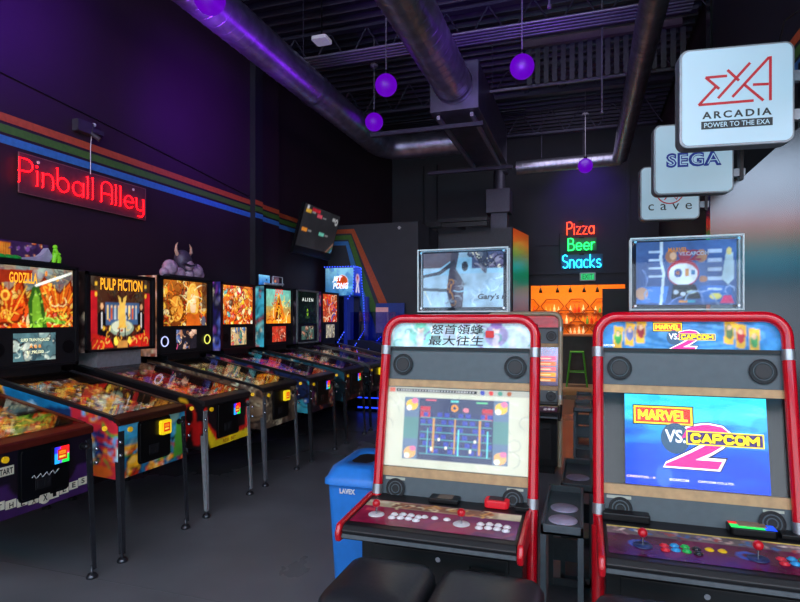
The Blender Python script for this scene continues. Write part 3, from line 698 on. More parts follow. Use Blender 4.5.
def ex_lab(A):
    A.ell(.28, .38, .24, .32, '#7a3c10'); A.ell(.28, .38, .2, .28, '#e09030'); A.curls(26, ['#5a2808', '#f8c050', '#a85010'], .012, (.08, .1, .5, .65), .25)
    A.ell(.66, .55, .2, .42, '#f0b850'); A.ell(.66, .5, .10, .24, '#f0c898'); A.poly([(.5, 0), (.85, 0), (.8, .3), (.52, .3)], '#c05818'); A.curls(14, ['#fff0b0', '#e09828'], .012, (.46, .35, .86, .95), .4)
    A.ell(.92, .1, .07, .12, '#5a5a68'); A.rect(.88, .4, 1, 1, '#402014', .7)
def ex_toon(A):
    A.blobs(60, ['#f8c020', '#e85818', '#f8e8a0', '#58a8a0', '#c82830', '#f09030', '#d8d8c0', '#604028'], .03, .09)
def ex_jaws(A):
    A.grad('#f08818', '#58a8a0'); A.rect(.0, .5, 1, 1, '#70c0b0', .6); A.poly([(.25, .1), (.5, .95), (.78, .1)], '#c87018'); A.poly([(.35, .1), (.5, .8), (.66, .1)], '#601808')
    A.curls(50, ['#f8d040', '#f0a020', '#f86818', '#fff0a0', '#a03010'], .013, (.1, 0, .9, .7), .3)
def ex_alien(A):
    A.rect(0, 0, 1, 1, '#06100c'); A.ell(.5, .35, .05, .12, '#a0e030'); A.ell(.5, .35, .025, .07, '#082008'); A.ell(.5, .2, .16, .05, '#305020', op=.7); A.curls(16, ['#0c2018', '#123020'], .02)
def ex_red(A):
    A.rect(0, 0, 1, 1, '#a02010', .5); A.curls(40, ['#ff5018', '#ff9040', '#d02020', '#3858a0', '#f8c8a0'], .02, length=.5)
def xf_front(F):
    F.rect(0, 0, 1, 1, '#181020'); F.rect(.0, .0, 1, .5, '#40205c', .9); F.ell(.5, .5, .5, .3, '#181018')
def gz_front(F):
    F.rect(0, .6, 1, 1, '#3898c8', .7); F.blobs(14, ['#d83018', '#f8b020', '#e05810'], .08, .16, (0, 0, .5, .5)); F.poly([(.8, .1), (1, .1), (1, .9), (.85, .8)], '#489030')
    F.blobs(8, ['#e84818', '#f8a020'], .06, .1, (0, 0, 1, .12))
def gz_side(S):
    S.poly([(0, 0), (.75, 0), (.75, 1), (0, 1)], '#1878b0'); S.poly([(.3, .4), (.75, .2), (.75, 1), (.55, .9)], '#16305c')
    S.poly([(.0, .2), (.2, .3), (.18, 1), (.0, 1)], '#101820'); S.ell(.22, .7, .12, .3, '#e0a020'); S.ell(.22, .7, .07, .25, '#181418'); S.ell(.44, .75, .16, .16, '#a8d8f0'); S.ell(.5, .6, .12, .14, '#b0dcf0')
    S.poly([(.74, 0), (1, 0), (1, 1), (.7, 1)], '#c02838'); S.rect(.76, .5, .98, .58, '#402868'); S.rect(.78, .66, .96, .74, '#402868'); S.rect(.8, .36, .97, .43, '#402868'); S.ell(.83, .42, .16, .3, '#1c4c98'); S.ell(.84, .38, .08, .2, '#b8e0f8')
    S.curls(40, ['#e04828', '#58a0d8', '#f0a030', '#102850', '#b0e0f8', '#609830'], .02, (.72, 0, 1, 1), .35); S.ell(.80, .12, .2, .12, '#488028'); S.ell(.90, .1, .2, .1, '#d86020')
def pf_front(F):
    F.rect(0, 0, 1, 1, '#181014'); F.poly([(0, .9), (0, .5), (.3, 0), (1, .25), (1, .9), (.93, .9), (.9, .3), (.3, .22), (.08, .6), (.05, .95)], '#d02018'); F.poly([(0, .45), (.15, 0), (1, 0), (1, .2), (.25, .14), (0, .7)], '#e8c818')
def pf_side(S):
    S.rect(0, 0, 1, 1, '#141014'); S.ell(.9, .6, .16, .3, '#c02018'); S.ell(.9, .66, .09, .2, '#181010'); S.poly([(.82, 0), (.98, .1), (.99, .6), (.86, .45)], '#b01818'); S.poly([(.86, .0), (.93, .0), (.92, .45)], '#181010'); S.ell(.86, .93, .1, .05, '#e0a820')
PFW = ['#e88828', '#d83828', '#f0c860', '#8a4030', '#f0f0e0', '#b06030']
CF = dict(
 m1=dict(n='purple', seed=11, side=['#1a1020', '#302040', '#141018'], front=['#181020'], frontfn=xf_front, pf=['#f09028', '#e03828', '#f8d860', '#30c040', '#f8f0d8', '#d86018'], pfd='#30241c', rail='#6a2418', ramp='#e8a040', reader='rgb', bside=['#141014', '#302030'], glass=g_fire(3), g0=0, apron='#241c20'),
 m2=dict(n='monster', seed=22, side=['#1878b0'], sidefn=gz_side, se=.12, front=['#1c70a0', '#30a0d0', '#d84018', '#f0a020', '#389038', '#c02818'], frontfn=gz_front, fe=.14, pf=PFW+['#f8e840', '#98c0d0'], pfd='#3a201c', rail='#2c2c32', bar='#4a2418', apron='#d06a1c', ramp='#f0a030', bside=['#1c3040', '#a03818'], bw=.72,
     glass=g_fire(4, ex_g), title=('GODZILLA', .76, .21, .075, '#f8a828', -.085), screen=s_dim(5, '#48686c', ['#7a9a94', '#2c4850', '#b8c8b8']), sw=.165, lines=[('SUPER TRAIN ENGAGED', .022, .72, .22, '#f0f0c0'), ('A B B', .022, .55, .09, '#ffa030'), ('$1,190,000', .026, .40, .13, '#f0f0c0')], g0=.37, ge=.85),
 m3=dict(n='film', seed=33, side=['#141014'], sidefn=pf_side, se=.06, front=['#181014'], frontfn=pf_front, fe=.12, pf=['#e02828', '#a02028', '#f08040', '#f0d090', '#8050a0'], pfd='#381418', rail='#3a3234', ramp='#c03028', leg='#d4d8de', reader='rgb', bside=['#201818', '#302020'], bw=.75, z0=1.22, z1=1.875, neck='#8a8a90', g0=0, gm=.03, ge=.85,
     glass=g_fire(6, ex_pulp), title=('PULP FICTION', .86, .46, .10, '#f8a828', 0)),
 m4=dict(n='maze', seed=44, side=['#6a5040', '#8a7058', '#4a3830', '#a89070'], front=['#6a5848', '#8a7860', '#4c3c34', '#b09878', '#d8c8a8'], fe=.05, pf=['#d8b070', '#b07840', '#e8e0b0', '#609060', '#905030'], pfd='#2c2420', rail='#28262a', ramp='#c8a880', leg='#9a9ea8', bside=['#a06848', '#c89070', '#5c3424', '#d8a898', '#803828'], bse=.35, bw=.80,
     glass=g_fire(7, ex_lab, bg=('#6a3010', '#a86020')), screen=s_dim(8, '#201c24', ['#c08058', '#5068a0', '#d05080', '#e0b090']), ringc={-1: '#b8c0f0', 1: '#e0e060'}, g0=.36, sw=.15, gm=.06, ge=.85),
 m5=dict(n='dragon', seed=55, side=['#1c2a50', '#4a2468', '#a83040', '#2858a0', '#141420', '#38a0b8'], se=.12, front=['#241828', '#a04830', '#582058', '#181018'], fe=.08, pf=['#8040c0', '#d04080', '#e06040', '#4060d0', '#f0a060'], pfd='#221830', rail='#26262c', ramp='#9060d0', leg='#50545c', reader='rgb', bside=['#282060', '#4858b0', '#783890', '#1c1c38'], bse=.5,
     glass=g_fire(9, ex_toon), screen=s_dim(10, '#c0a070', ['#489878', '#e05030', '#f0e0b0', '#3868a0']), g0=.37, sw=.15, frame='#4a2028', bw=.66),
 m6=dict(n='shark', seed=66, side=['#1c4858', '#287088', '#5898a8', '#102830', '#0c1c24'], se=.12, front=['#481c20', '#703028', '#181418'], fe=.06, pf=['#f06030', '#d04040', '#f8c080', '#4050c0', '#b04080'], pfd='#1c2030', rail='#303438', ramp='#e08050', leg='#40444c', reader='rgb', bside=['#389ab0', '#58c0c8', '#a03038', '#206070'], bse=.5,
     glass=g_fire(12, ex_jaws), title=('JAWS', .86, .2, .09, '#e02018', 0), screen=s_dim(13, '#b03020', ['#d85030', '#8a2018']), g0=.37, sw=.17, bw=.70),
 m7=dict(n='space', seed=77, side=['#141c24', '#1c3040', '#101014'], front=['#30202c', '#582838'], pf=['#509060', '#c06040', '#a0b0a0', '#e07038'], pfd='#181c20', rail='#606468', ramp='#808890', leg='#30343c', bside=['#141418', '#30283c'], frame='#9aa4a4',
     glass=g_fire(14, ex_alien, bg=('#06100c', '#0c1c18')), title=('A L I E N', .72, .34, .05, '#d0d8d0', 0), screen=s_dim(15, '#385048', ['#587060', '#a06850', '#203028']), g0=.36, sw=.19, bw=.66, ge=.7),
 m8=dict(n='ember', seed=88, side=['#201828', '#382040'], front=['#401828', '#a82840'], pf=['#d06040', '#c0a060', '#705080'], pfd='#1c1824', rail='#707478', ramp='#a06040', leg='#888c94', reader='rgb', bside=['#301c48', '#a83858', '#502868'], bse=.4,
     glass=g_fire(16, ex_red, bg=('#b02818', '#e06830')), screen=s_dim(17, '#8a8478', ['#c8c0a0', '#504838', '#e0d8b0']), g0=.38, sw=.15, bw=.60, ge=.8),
)
LB = {'m1': 'nearest pinball machine with purple front, START button and ribbon lettering, cut by left edge',
 'm2': 'pinball machine with blue and red monster-scene sides and orange GODZILLA backglass',
 'm3': 'pinball machine with red and yellow front, chrome legs and PULP FICTION backglass',
 'm4': 'brown stone-patterned pinball machine with two glowing speaker rings and horned sculpture on top',
 'm5': 'purple and blue pinball machine with busy orange cartoon backglass, right of the brown one',
 'm6': 'teal-sided pinball machine with red JAWS title and small blue display on top',
 'm7': 'dark pinball machine with grey-framed black backglass reading ALIEN',
 'm8': 'last pinball machine of the row with red and orange backglass, before the blue-lit ball game'}
PM = {}
for k, y in zip(('m1', 'm2', 'm3', 'm4', 'm5', 'm6', 'm7', 'm8'), (2.23, 3.03, 3.84, 4.66, 5.55, 6.45, 7.25, 8.0)):
    PM[k] = pinball(y, CF[k], LB[k])
# nearest machine's front lettering
r1 = PM['m1'][0]; Ry = (0, 1, 0)
w_ = MB()
for i in range(9):
    y = -.27+i*.06; z = .545+abs(y)*.12
    w_.box((.003, y, z-.02), (.005, y+.055, z+.022))
w_.build('ribbon_band', mat('cream_print', '#d8d4c0', .5, emit=.05), r1)
for i, ch in enumerate('THEXFILES'):
    y = -.27+i*.06+.028; z = .545+abs(y)*.12
    text('ribbon_lettering', ch, (.0055, y, z), Ry, U_, .022, .028, mat('black_print', '#101010', .5), r1, bold=.02)
MB().cyl((.004, .0, .55), (.008, .0, .55), .033).build('badge', mat('cream_print', '#d8d4c0', .5, emit=.05), r1)
text('badge_lettering', 'X', (.0095, 0, .55), Ry, U_, .026, .034, mat('black_print', '#101010', .5), r1, bold=.03)
MB().box((.003, -.262, .72), (.006, -.168, .765)).build('start_plate', mat('cream_print', '#d8d4c0', .5, emit=.05), r1)
text('start_lettering', 'START', (.007, -.215, .742), Ry, U_, .08, .03, mat('black_print', '#101010', .5), r1, bold=.03)
MB().tube([(.016, -.08+i*.012, .675+.012*math.sin(i*2.1)) for i in range(14)], .0022, 5).build('white_scribble', M_white, r1)
r3 = PM['m3'][0]
text('front_lettering', 'REEL BET', (.004, .02, .527), Ry, U_, .17, .026, mat('red_print', '#a01010', .5), r3, bold=.01)
# toppers
def child_of(bb, x, z): return bb
r2, bb, X0, W, z1 = PM['m2']
tp = MB().box((X0-.22, -W+.02, z1), (X0-.02, W-.06, z1+.02)).build('topper', M_black, r2)
A = Art(60, 16, '#38204c', 8, asp=3.6); A.blobs(12, ['#e06820', '#f09030', '#6a3088', '#483060'], .08, .22); A.rect(.3, .1, .5, .9, '#e07020'); 
for i in range(7): A.rect(.3+.03*i, .2, .315+.03*i, .8, '#ffb040')
A.blobs(16, ['#503068', '#7a4898', '#c05828'], .05, .14)
A.build('skyline_backdrop', [(X0-.2, -W+.03, z1+.02), (X0-.2, W-.08, z1+.02), (X0-.2, W-.08, z1+.17), (X0-.2, -W+.03, z1+.17)], tp, .35)
g_ = MB(); 
for i, y in enumerate((-.3, -.24, -.18, -.12, -.07)): g_.sphere((X0-.1, y, z1+.03), .04, 14, sc=(1, 1.2, .6))
g_.build('green_bushes', mat('topper_green', '#189038', .4, emit=.2), tp)
MB().prism([(-.08, z1+.02), (.18, z1+.02), (.21, z1+.07), (.17, z1+.13), (.14, z1+.09), (.1, z1+.06), (0, z1+.045)], 'x', X0-.12, X0-.07).build('white_mound', mat('topper_white', '#a8a0c0', .5, emit=.1), tp)
fig = MB()
c = (X0-.07, .235, z1+.02)
fig.tube([(c[0], c[1]-.02, c[2]), (c[0]+.01, c[1]-.018, c[2]+.04), (c[0], c[1], c[2]+.07), (c[0], c[1]-.005, c[2]+.11)], [.014, .015, .024, .014], 10).tube([(c[0], c[1]+.025, c[2]), (c[0]+.01, c[1]+.022, c[2]+.04), (c[0], c[1], c[2]+.075)], [.014, .015, .02], 10)
fig.tube([(c[0], c[1], c[2]+.09), (c[0]+.02, c[1]-.03, c[2]+.085), (c[0]+.03, c[1]-.045, c[2]+.10)], [.009, .007, .005], 8).tube([(c[0], c[1], c[2]+.09), (c[0]+.02, c[1]+.025, c[2]+.07)], [.009, .005], 8)
fig.sphere((c[0], c[1]-.006, c[2]+.125), .017, 12).tube([(c[0]-.01, c[1], c[2]+.06), (c[0]-.05, c[1]+.02, c[2]+.03), (c[0]-.06, c[1]+.05, c[2]+.01)], [.02, .012, .004], 8)
fig.build('green_figure', mat('figure_green', '#70c020', .4, emit=.35), tp)
r4, bb, X0, W, z1 = PM['m4']
tp = MB().box((X0-.22, -.3, z1), (X0-.02, .3, z1+.025)).build('topper', mat('topper_base_dark', '#302834', .5), r4)
M_st = mat('stone_lilac', '#c8a4c0', .6, noise=.3, scale=25, bump=.6); M_st2 = mat('helmet_slate', '#5a5066', .45, .3, noise=.3, scale=20); M_horn = mat('horn', '#d8b098', .5)
bo = MB()
for (y, z, r_) in ((-.19, .10, .085), (.2, .09, .085), (-.27, .05, .05), (.08, .05, .07), (-.06, .05, .07), (.27, .06, .05)): bo.sphere((X0-.11, y, z1+z), r_, 18, sc=(.8, 1, .95))
bo.build('rounded_boulders', M_st, tp)
he = MB(); q = Matrix.Rotation(.25, 3, 'X')
he.sphere((X0-.11, .0, z1+.185), .10, 20, sc=(.85, .95, 1.15), rot=q).tube([(X0-.03, -.1, z1+.15), (X0-.015, .0, z1+.13), (X0-.03, .1, z1+.15)], .013, 8)
he.build('domed_helmet', M_st2, tp)
MB().sphere((X0-.045, .02, z1+.135), .06, 16, sc=(.6, 1, .9)).build('bumpy_front', M_st, tp)
for s in (-1, 1): MB().tube([(X0-.11, s*.08, z1+.24), (X0-.1, s*.115, z1+.28), (X0-.1, s*.11+.0, z1+.33), (X0-.1, s*.085, z1+.365)], [.02, .016, .01, .002], 10).build('horn', M_horn, tp)
tp.location.y = .09
r6, bb, X0, W, z1 = PM['m6']
tp = MB().box((X0-.2, -.26, z1), (X0-.02, .2, z1+.02)).build('topper', M_black, r6)
A = Art(24, 14, '#2878c0', 4); A.grad('#1858a8', '#80c8f0'); A.ell(.7, .55, .12, .12, '#183050')
A.build('blue_display', [(X0-.1, -.26, z1+.02), (X0-.1, 0, z1+.02), (X0-.1, 0, z1+.15), (X0-.1, -.26, z1+.15)], tp, .8)
A = Art(20, 12, '#604858', 5); A.rect(0, 0, 1, .3, '#4888b0'); A.ell(.5, .5, .2, .15, '#e08858')
A.build('boat_display', [(X0-.08, .01, z1+.03), (X0-.08, .2, z1+.03), (X0-.08, .2, z1+.14), (X0-.08, .01, z1+.14)], tp, .6)
tp.location.y = -.05
MB().tube([(X0-.04, -.02, z1+.02), (X0-.04, -.02, z1+.14), (X0-.04, .22, z1+.14), (X0-.04, .22, z1+.02)], .007, 6).tube([(X0-.04, -.22, z1+.035), (X0-.03, 0, z1+.03), (X0-.04, .24, z1+.05)], .014, 8).build('white_rail', M_white, tp)

# ================================================================ JET PONG BALL GAME
jp = empty('ball_alley_game', (-3.55, 8.72, 0), 0, 'blue LED-edged ball game with JET PONG header at the far end of the row', 'arcade game')
BL = glow('blue_led', '#2040ff', 1.6)
MB().box((-.6, -.12, .35), (.75, .2, .8)).prism([(-.6, .8), (.75, .8), (.75, .95), (.2, 1.12), (-.6, 1.15)], 'y', -.12, .2).build('cabinet', mat('navy_cabinet', '#141a40', .35), jp)
MB().box((-.55, -.08, 0), (.7, .16, .35)).build('plinth', M_black, jp)
A = Art(36, 20, '#101838', 4)
for i in range(6):
    for j in range(3): A.rect(.03+i*.165, .05+j*.33, .15+i*.165, .32+j*.33, random.Random(i*3+j).choice(['#282c40', '#3048a0', '#1c2860', '#303850']))
A.blobs(5, ['#e08020', '#f0c040'], .02, .04)
A.build('lane_deck', [(-.58, -.38, .82), (.74, -.38, .72), (.74, .16, 1.0), (-.58, .16, 1.18)], jp, 1.2, .2)
MB().prism([(-.38, .35), (.1, .35), (.1, 1.1), (-.38, .7)], 'x', -.56, .73).build('lane_body', mat('navy_cabinet', '#141a40', .35), jp)
MB().box((-.6, .16, .9), (-.1, .2, 1.85)).build('back_panel', mat('navy_cabinet', '#141a40', .35), jp)
hd = MB().box((-.62, -.1, 1.86), (-.09, .2, 2.35)).build('header_box', mat('navy_header', '#1c3c90', .3), jp)
A = Art(40, 34, '#5098c8', 3); A.grad('#3070b0', '#90d0e8'); A.blobs(10, ['#78c0e0', '#4080c0'], .1, .3, op=.5, plain=1); A.ell(.6, .5, .25, .25, '#c84818'); A.ell(.6, .5, .25, .25, '#e8e8f0', ring=.08)
A.build('header_artwork', [(-.61, -.102, 1.88), (-.1, -.102, 1.88), (-.1, -.102, 2.34), (-.61, -.102, 2.34)], hd, .5)
for s_, z in (('JET', 2.15), ('PONG', 2.04)): text('header_lettering', s_, (-.33+(0 if s_ == 'PONG' else -.06), -.105, z), R_, U_, .28 if s_ == 'PONG' else .18, .10, glow('white_title', '#f0f4ff', 1.), hd, bold=.03, shear=.2)
A = Art(14, 30, '#1830a0', 3, asp=.5); A.grad('#1428a0', '#3050d0'); A.ell(.5, .6, .13, .2, '#d0b0c8'); A.poly([(.4, .5), (.6, .5), (.8, .1), (.6, .1), (.5, .4), (.4, .1), (.2, .1)], '#e0d8f0'); A.ell(.5, .65, .05, .08, '#c04040')
A.build('side_artwork', [(-.088, -.1, 1.88), (-.088, .2, 1.88), (-.088, .2, 2.34), (-.088, -.1, 2.34)], hd, .6)
led = []
led.append([(-.62, -.12, 2.36), (-.09, -.12, 2.36), (-.08, .2, 2.36)])
led.append([(-.08, -.12, 2.34), (-.10, -.12, 1.95), (-.22, -.12, 1.78), (-.24, -.12, 1.3), (-.4, -.36, .9)])
led.append([(-.08, .19, 2.34), (-.06, .19, 1.95), (.0, .1, 1.8), (.02, .1, 1.3), (-.1, -.34, .86)])
led.append([(.30, .18, 1.7), (.30, .18, 1.2), (.1, -.3, .86)])
for P in led:
    MB().tube(P, .006, 6).build('led_strip', mat('led_carrier', '#1020a0', .3, emit=.8), jp)
    dots = MB()
    for a, b in zip(P[:-1], P[1:]):
        a, b = V(a), V(b); k = max(2, int((b-a).length/.045))
        for i in range(k): dots.sphere(a.lerp(b, i/k), .009, 6)
    dots.build('led_bulbs', glow('led_bulb', '#4060ff', 3), jp)['kind'] = 'stuff'
MB().box((.1, -.40, .06), (.72, -.385, .08)).build('led_strip', BL, jp); MB().box((.1, -.40, .22), (.72, -.385, .235)).build('led_strip', BL, jp); MB().box((.05, -.38, .0), (.41, -.08, .35)).build('plinth', M_blk2, jp)
MB().box((-.26, -.13, .9), (-.20, .15, 1.86)).box((.02, .1, .95), (.07, .18, 1.86)).build('side_fin', mat('navy_fin', '#1a2c90', .3, emit=.25), jp)
MB().box((-.2, -.005, 1.1), (.62, .0, 1.6)).build('guard_glass', glass('blue_glass', '#a8b8f0', .15), jp)
MB().box((.2, .17, .9), (.7, .2, 1.75)).build('rear_screen', mat('navy_panel', '#1c3c90', .3, emit=.1), jp)
MB().box((.2, .155, 1.25), (.42, .168, 1.68)).build('picture_panel', mat('picture_pink', '#c89098', .4, emit=.3), jp)
MB().box((.42, -.37, 0), (.7, -.30, .72)).build('ball_return', mat('return_grey', '#6a7078', .4), jp)

# ================================================================ CABINETS
def arch(w, z0, z1, r, y0, lean, n=8):
    yy = lambda z: y0+(z-z0)*lean
    P = [(-w, yy(z0), z0)]
    P += [(-w+r-r*math.cos(t), yy(z1-r+r*math.sin(t)), z1-r+r*math.sin(t)) for t in [i*PI/2/n for i in range(n+1)]]
    P += [(w-r+r*math.sin(t), yy(z1-r+r*math.cos(t)), z1-r+r*math.cos(t)) for t in [i*PI/2/n for i in range(n+1)]]
    P += [(w, yy(z0), z0)]
    return P
def cabinet(x, y, H, cfg, label):
    """y: front plane of the monitor housing at eye height; stands facing -y"""
    r = empty('arcade_cabinet', (x, y, 0), 0, label, 'arcade cabinet')
    ln = .19; yy = lambda z: (z-H)*ln
    w = .374; dx = cfg.get('dx', 0)
    MB().tube(arch(w, .05, H, .085, yy(.05), ln), .0235, 14).build('frame_tube', cfg['fm'], r)
    # thicker shell outside the tube
    for s in (-1, 1): MB().prism([(yy(.05)+.02, .05), (yy(H)+.02, H-.07), (yy(H)+.10, H-.07), (yy(.05)+.14, .05)], 'x', s*(w+.018), s*(w-.016)).build('side_panel', cfg['sm'], r)
    for s in (-1, 1):
        for z in (H-.16, H-.835): MB().tube([(s*w, yy(z-.022), z-.022), (s*w, yy(z+.022), z+.022)], .0255, 16).build('clamp_ring', mat('brushed_clamp', '#b0b4ba', .38, .8), r)
    # housing
    def yz(z, d): return (yy(z)+d, z)
    MB().prism([yz(.6, .04), yz(H-.01, .04), (yy(H)+.42, H-.03), (yy(H)+.48, .5), (yy(.6)+.1, .5)], 'x', -w+.02, w-.02).build('monitor_housing', M_black, r, .004)
    def band(z0, z1, nm, m, x0=-w+.02, x1=w-.02, d=.02, th=.02, par=r):
        return MB().prism([yz(z0, d), yz(z1, d), yz(z1, d+th), yz(z0, d+th)], 'x', x0, x1).build(nm, m, par)
    q = lambda x0, x1, z0, z1, d: [(x0, yy(z0)+d, z0), (x1, yy(z0)+d, z0), (x1, yy(z1)+d, z1), (x0, yy(z1)+d, z1)]
    T = H
    mq = cfg['marquee']().build('marquee', q(-w+.016, w-.016, T-.141, T-.018, .018), r, .32, .2)
    cfg['mq'](mq, yy, T)
    band(T-.156, T-.141, 'visor_lip', M_blk2, d=.005, th=.03)
    up = band(T-.305, T-.157, 'speaker_panel', M_grey)
    def speaker(xc, zc, par, rad=.05):
        c0 = V((xc, yy(zc)+.018, zc)); n = V((0, -1, ln)).normalized()
        MB().cyl(c0, c0+n*.008, rad, n=28).build('speaker', M_blk2, par)
        for rr in (rad, rad*.72, rad*.42):
            P = [c0+n*.009+V((math.cos(a)*rr, ln*math.sin(a)*rr, math.sin(a)*rr)) for a in [i*PI/14 for i in range(28)]]
            MB().tube(P, .0028, 6, closed=True).build('speaker_ring', M_grey if rr < rad else M_rail, par)
        if rad == .05: MB().cyl(c0+n*.008, c0+n*.012, rad*.6, n=20).build('speaker_grille', mat('grille_mesh', '#1c1c20', .5, noise=.8, scale=400), par)
    for s in (-1, 1): speaker(s*.282, T-.232, up)
    band(T-.34, T-.306, 'trim_strip', M_tan, d=.016)
    s0, s1_ = T-.73, T-.341
    mon = band(s0, s1_, 'monitor', cfg['bez'], d=.024)
    cfg['screen'](mon, yy, q, s0, s1_)
    MB().prism([yz(s0, .012), yz(s1_, .012), yz(s1_, .015), yz(s0, .015)], 'x', -w+.022, w-.022).build('screen_glass', glass('screen_glass', refl=.05, rough=.08), mon)
    band(T-.773, T-.731, 'trim_strip', M_tan, d=.014)
    lo = band(T-.885, T-.774, 'lower_speaker_panel', M_grey)
    for s in (-1, 1): speaker(s*.284, T-.832, lo, .046)
    band(T-.792, T-.780, 'warning_sticker', mat('sticker_pale', '#b8bcae', .5), -.34, -.24, d=.017, par=lo)
    band(T-.792, T-.782, 'warning_sticker', mat('sticker_pale', '#b8bcae', .5), .255, .33, d=.017, par=lo)
    # control deck
    zp = .615; yf = -.55; yb = yy(.6)+.03
    zt = lambda Y: zp+(Y-yf)*.05
    dk = MB().prism([(yf, zp-.06), (yf-.01, zp-.02), (yf+.01, zt(yf)), (yb, zt(yb)), (yb, zp-.09)], 'x', dx-.368, dx+.368).build('control_deck', M_black, r, .004)
    for s in (-1, 1):
        MB().prism([(yf-.02, zp-.068), (yf-.03, zp-.03), (yf-.005, zt(yf)+.008), (yb-.02, zt(yb)+.012), (yb-.02, zp-.085)], 'x', dx+s*.369, dx+s*.395).build('deck_side_cap', M_redp if cfg.get('redcap') else M_black, dk, .01, 3)
    MB().prism([(yf-.013, zp-.050), (yf-.011, zp-.034), (yf, zp-.034), (yf, zp-.050)], 'x', dx-.367, dx+.367).build('deck_edge_strip', mat('edge_silver', '#5c6268', .35, .5), dk)
    ov = cfg['overlay']().build('deck_overlay', [(dx-.355, yf+.045, zt(yf+.045)+.002), (dx+.355, yf+.045, zt(yf+.045)+.002), (dx+.355, yf+.31, zt(yf+.31)+.002), (dx-.355, yf+.31, zt(yf+.31)+.002)], dk, .16, .2)
    for k_, sx in enumerate(cfg['jx']):
        yj = yf+.14; zj = zt(yj)
        js = MB().lathe([(0, .004), (.034, .004), (.036, .002), (.036, 0)], (sx, yj, zj+.002), 28).build('joystick', cfg['dust'], dk)
        MB().cyl((sx, yj, zj), (sx, yj, zj+.04), .0045, n=10).build('shaft', M_chrome, js)
        MB().sphere((sx, yj, zj+.052), .018, 20).build('ball_top', M_redp, js)
        for j in range(2):
            for i in range(cfg['nb']):
                bx = sx+.078+i*.037; by = yj-.018+j*.04+(.010 if i in (1, 2) else .0)
                c_ = cfg['btn'][i % len(cfg['btn'])]
                MB().lathe([(0, .010), (.010, .0095), (.0125, .006), (.0125, .004), (.017, .004), (.017, 0), (.0, 0)], (bx, by, zj+.001), 20).build('push_button', mat('btn_'+c_[1:], c_, .25, coat=.4, emit=.08), dk)
    for bx in cfg['mid']: MB().lathe([(0, .008), (.010, .0075), (.0125, .004), (.016, .003), (.016, 0), (0, 0)], (bx, yf+.17, zt(yf+.17)+.001), 20).build('push_button', mat('mid_'+cfg['midc'][1:], cfg['midc'], .25, emit=.1), dk)
    cfg['reader'](dk, yf, zt)
    # pedestal
    pd = MB().prism([(yf+.14, .08), (yf+.14, zp-.09), (yy(.6)+.45, zp-.09), (yy(.6)+.45, .08)], 'x', -.355, .355).box((-.33, yf+.18, 0), (.33, yy(.6)+.4, .08)).build('pedestal', mat('pedestal_black', '#121316', .35), r, .004)
    MB().box((-.30, yf+.133, .14), (.30, yf+.139, zp-.12)).build('access_door', M_black, pd, .003)
    MB().cyl((0, yf+.128, zp-.15), (0, yf+.14, zp-.15), .011, n=16).build('door_lock', M_chrome, pd)
    MB().tube([(.14, yf+.13, zp-.165), (.14, yf+.115, zp-.165), (.28, yf+.115, zp-.175), (.28, yf+.13, zp-.175)], .004, 6).build('door_handle', M_rail, pd)
    return r, yy

def marq_a():
    A = Art(110, 20, '#a8d0d4', 7, asp=5.6); A.grad('#a8d4d8', '#c8dce8', True); A.blobs(26, ['#b8c8e0', '#98d4c8', '#d0e4f0', '#c8b8e0', '#a0c8d8'], .15, .5, op=.4, plain=1)
    for cx, c1 in ((.22, '#70c8b0'), (.76, '#9070b8')):
        A.ell(cx, .5, .45, .45, c1, op=.6); A.ell(cx, .35, .16, .38, '#d8d0d8', op=.8); A.ell(cx, .72, .13, .16, '#f0dcd0'); A.ell(cx, .9, .22, .16, c1)
    A.curls(24, ['#e8f0f4', '#68b0a8', '#8878b0'], .025, length=.5)
    return A
def mq_a(mq, yy, T):
    z = T-.09
    U = V((0, .187, .982)); inkj = mat('brush_ink', '#181820', .5)
    z = T-.08
    text('japanese_title', '怒首領蜂', (-.01, yy(z+.028)+.0145, z+.028), R_, U, .27, .05, inkj, mq, bold=.006, shear=.1)
    text('japanese_title', '最大往生', (-.015, yy(z-.028)+.0145, z-.028), R_, U, .28, .05, inkj, mq, bold=.006, shear=.1)
    MB().prism(rbox((.135, z-.012), (.175, z+.022), .006), 'y', yy(z)+.010, yy(z)+.0165).build('red_seal', mat('seal_red', '#d03030', .5, emit=.2), mq)
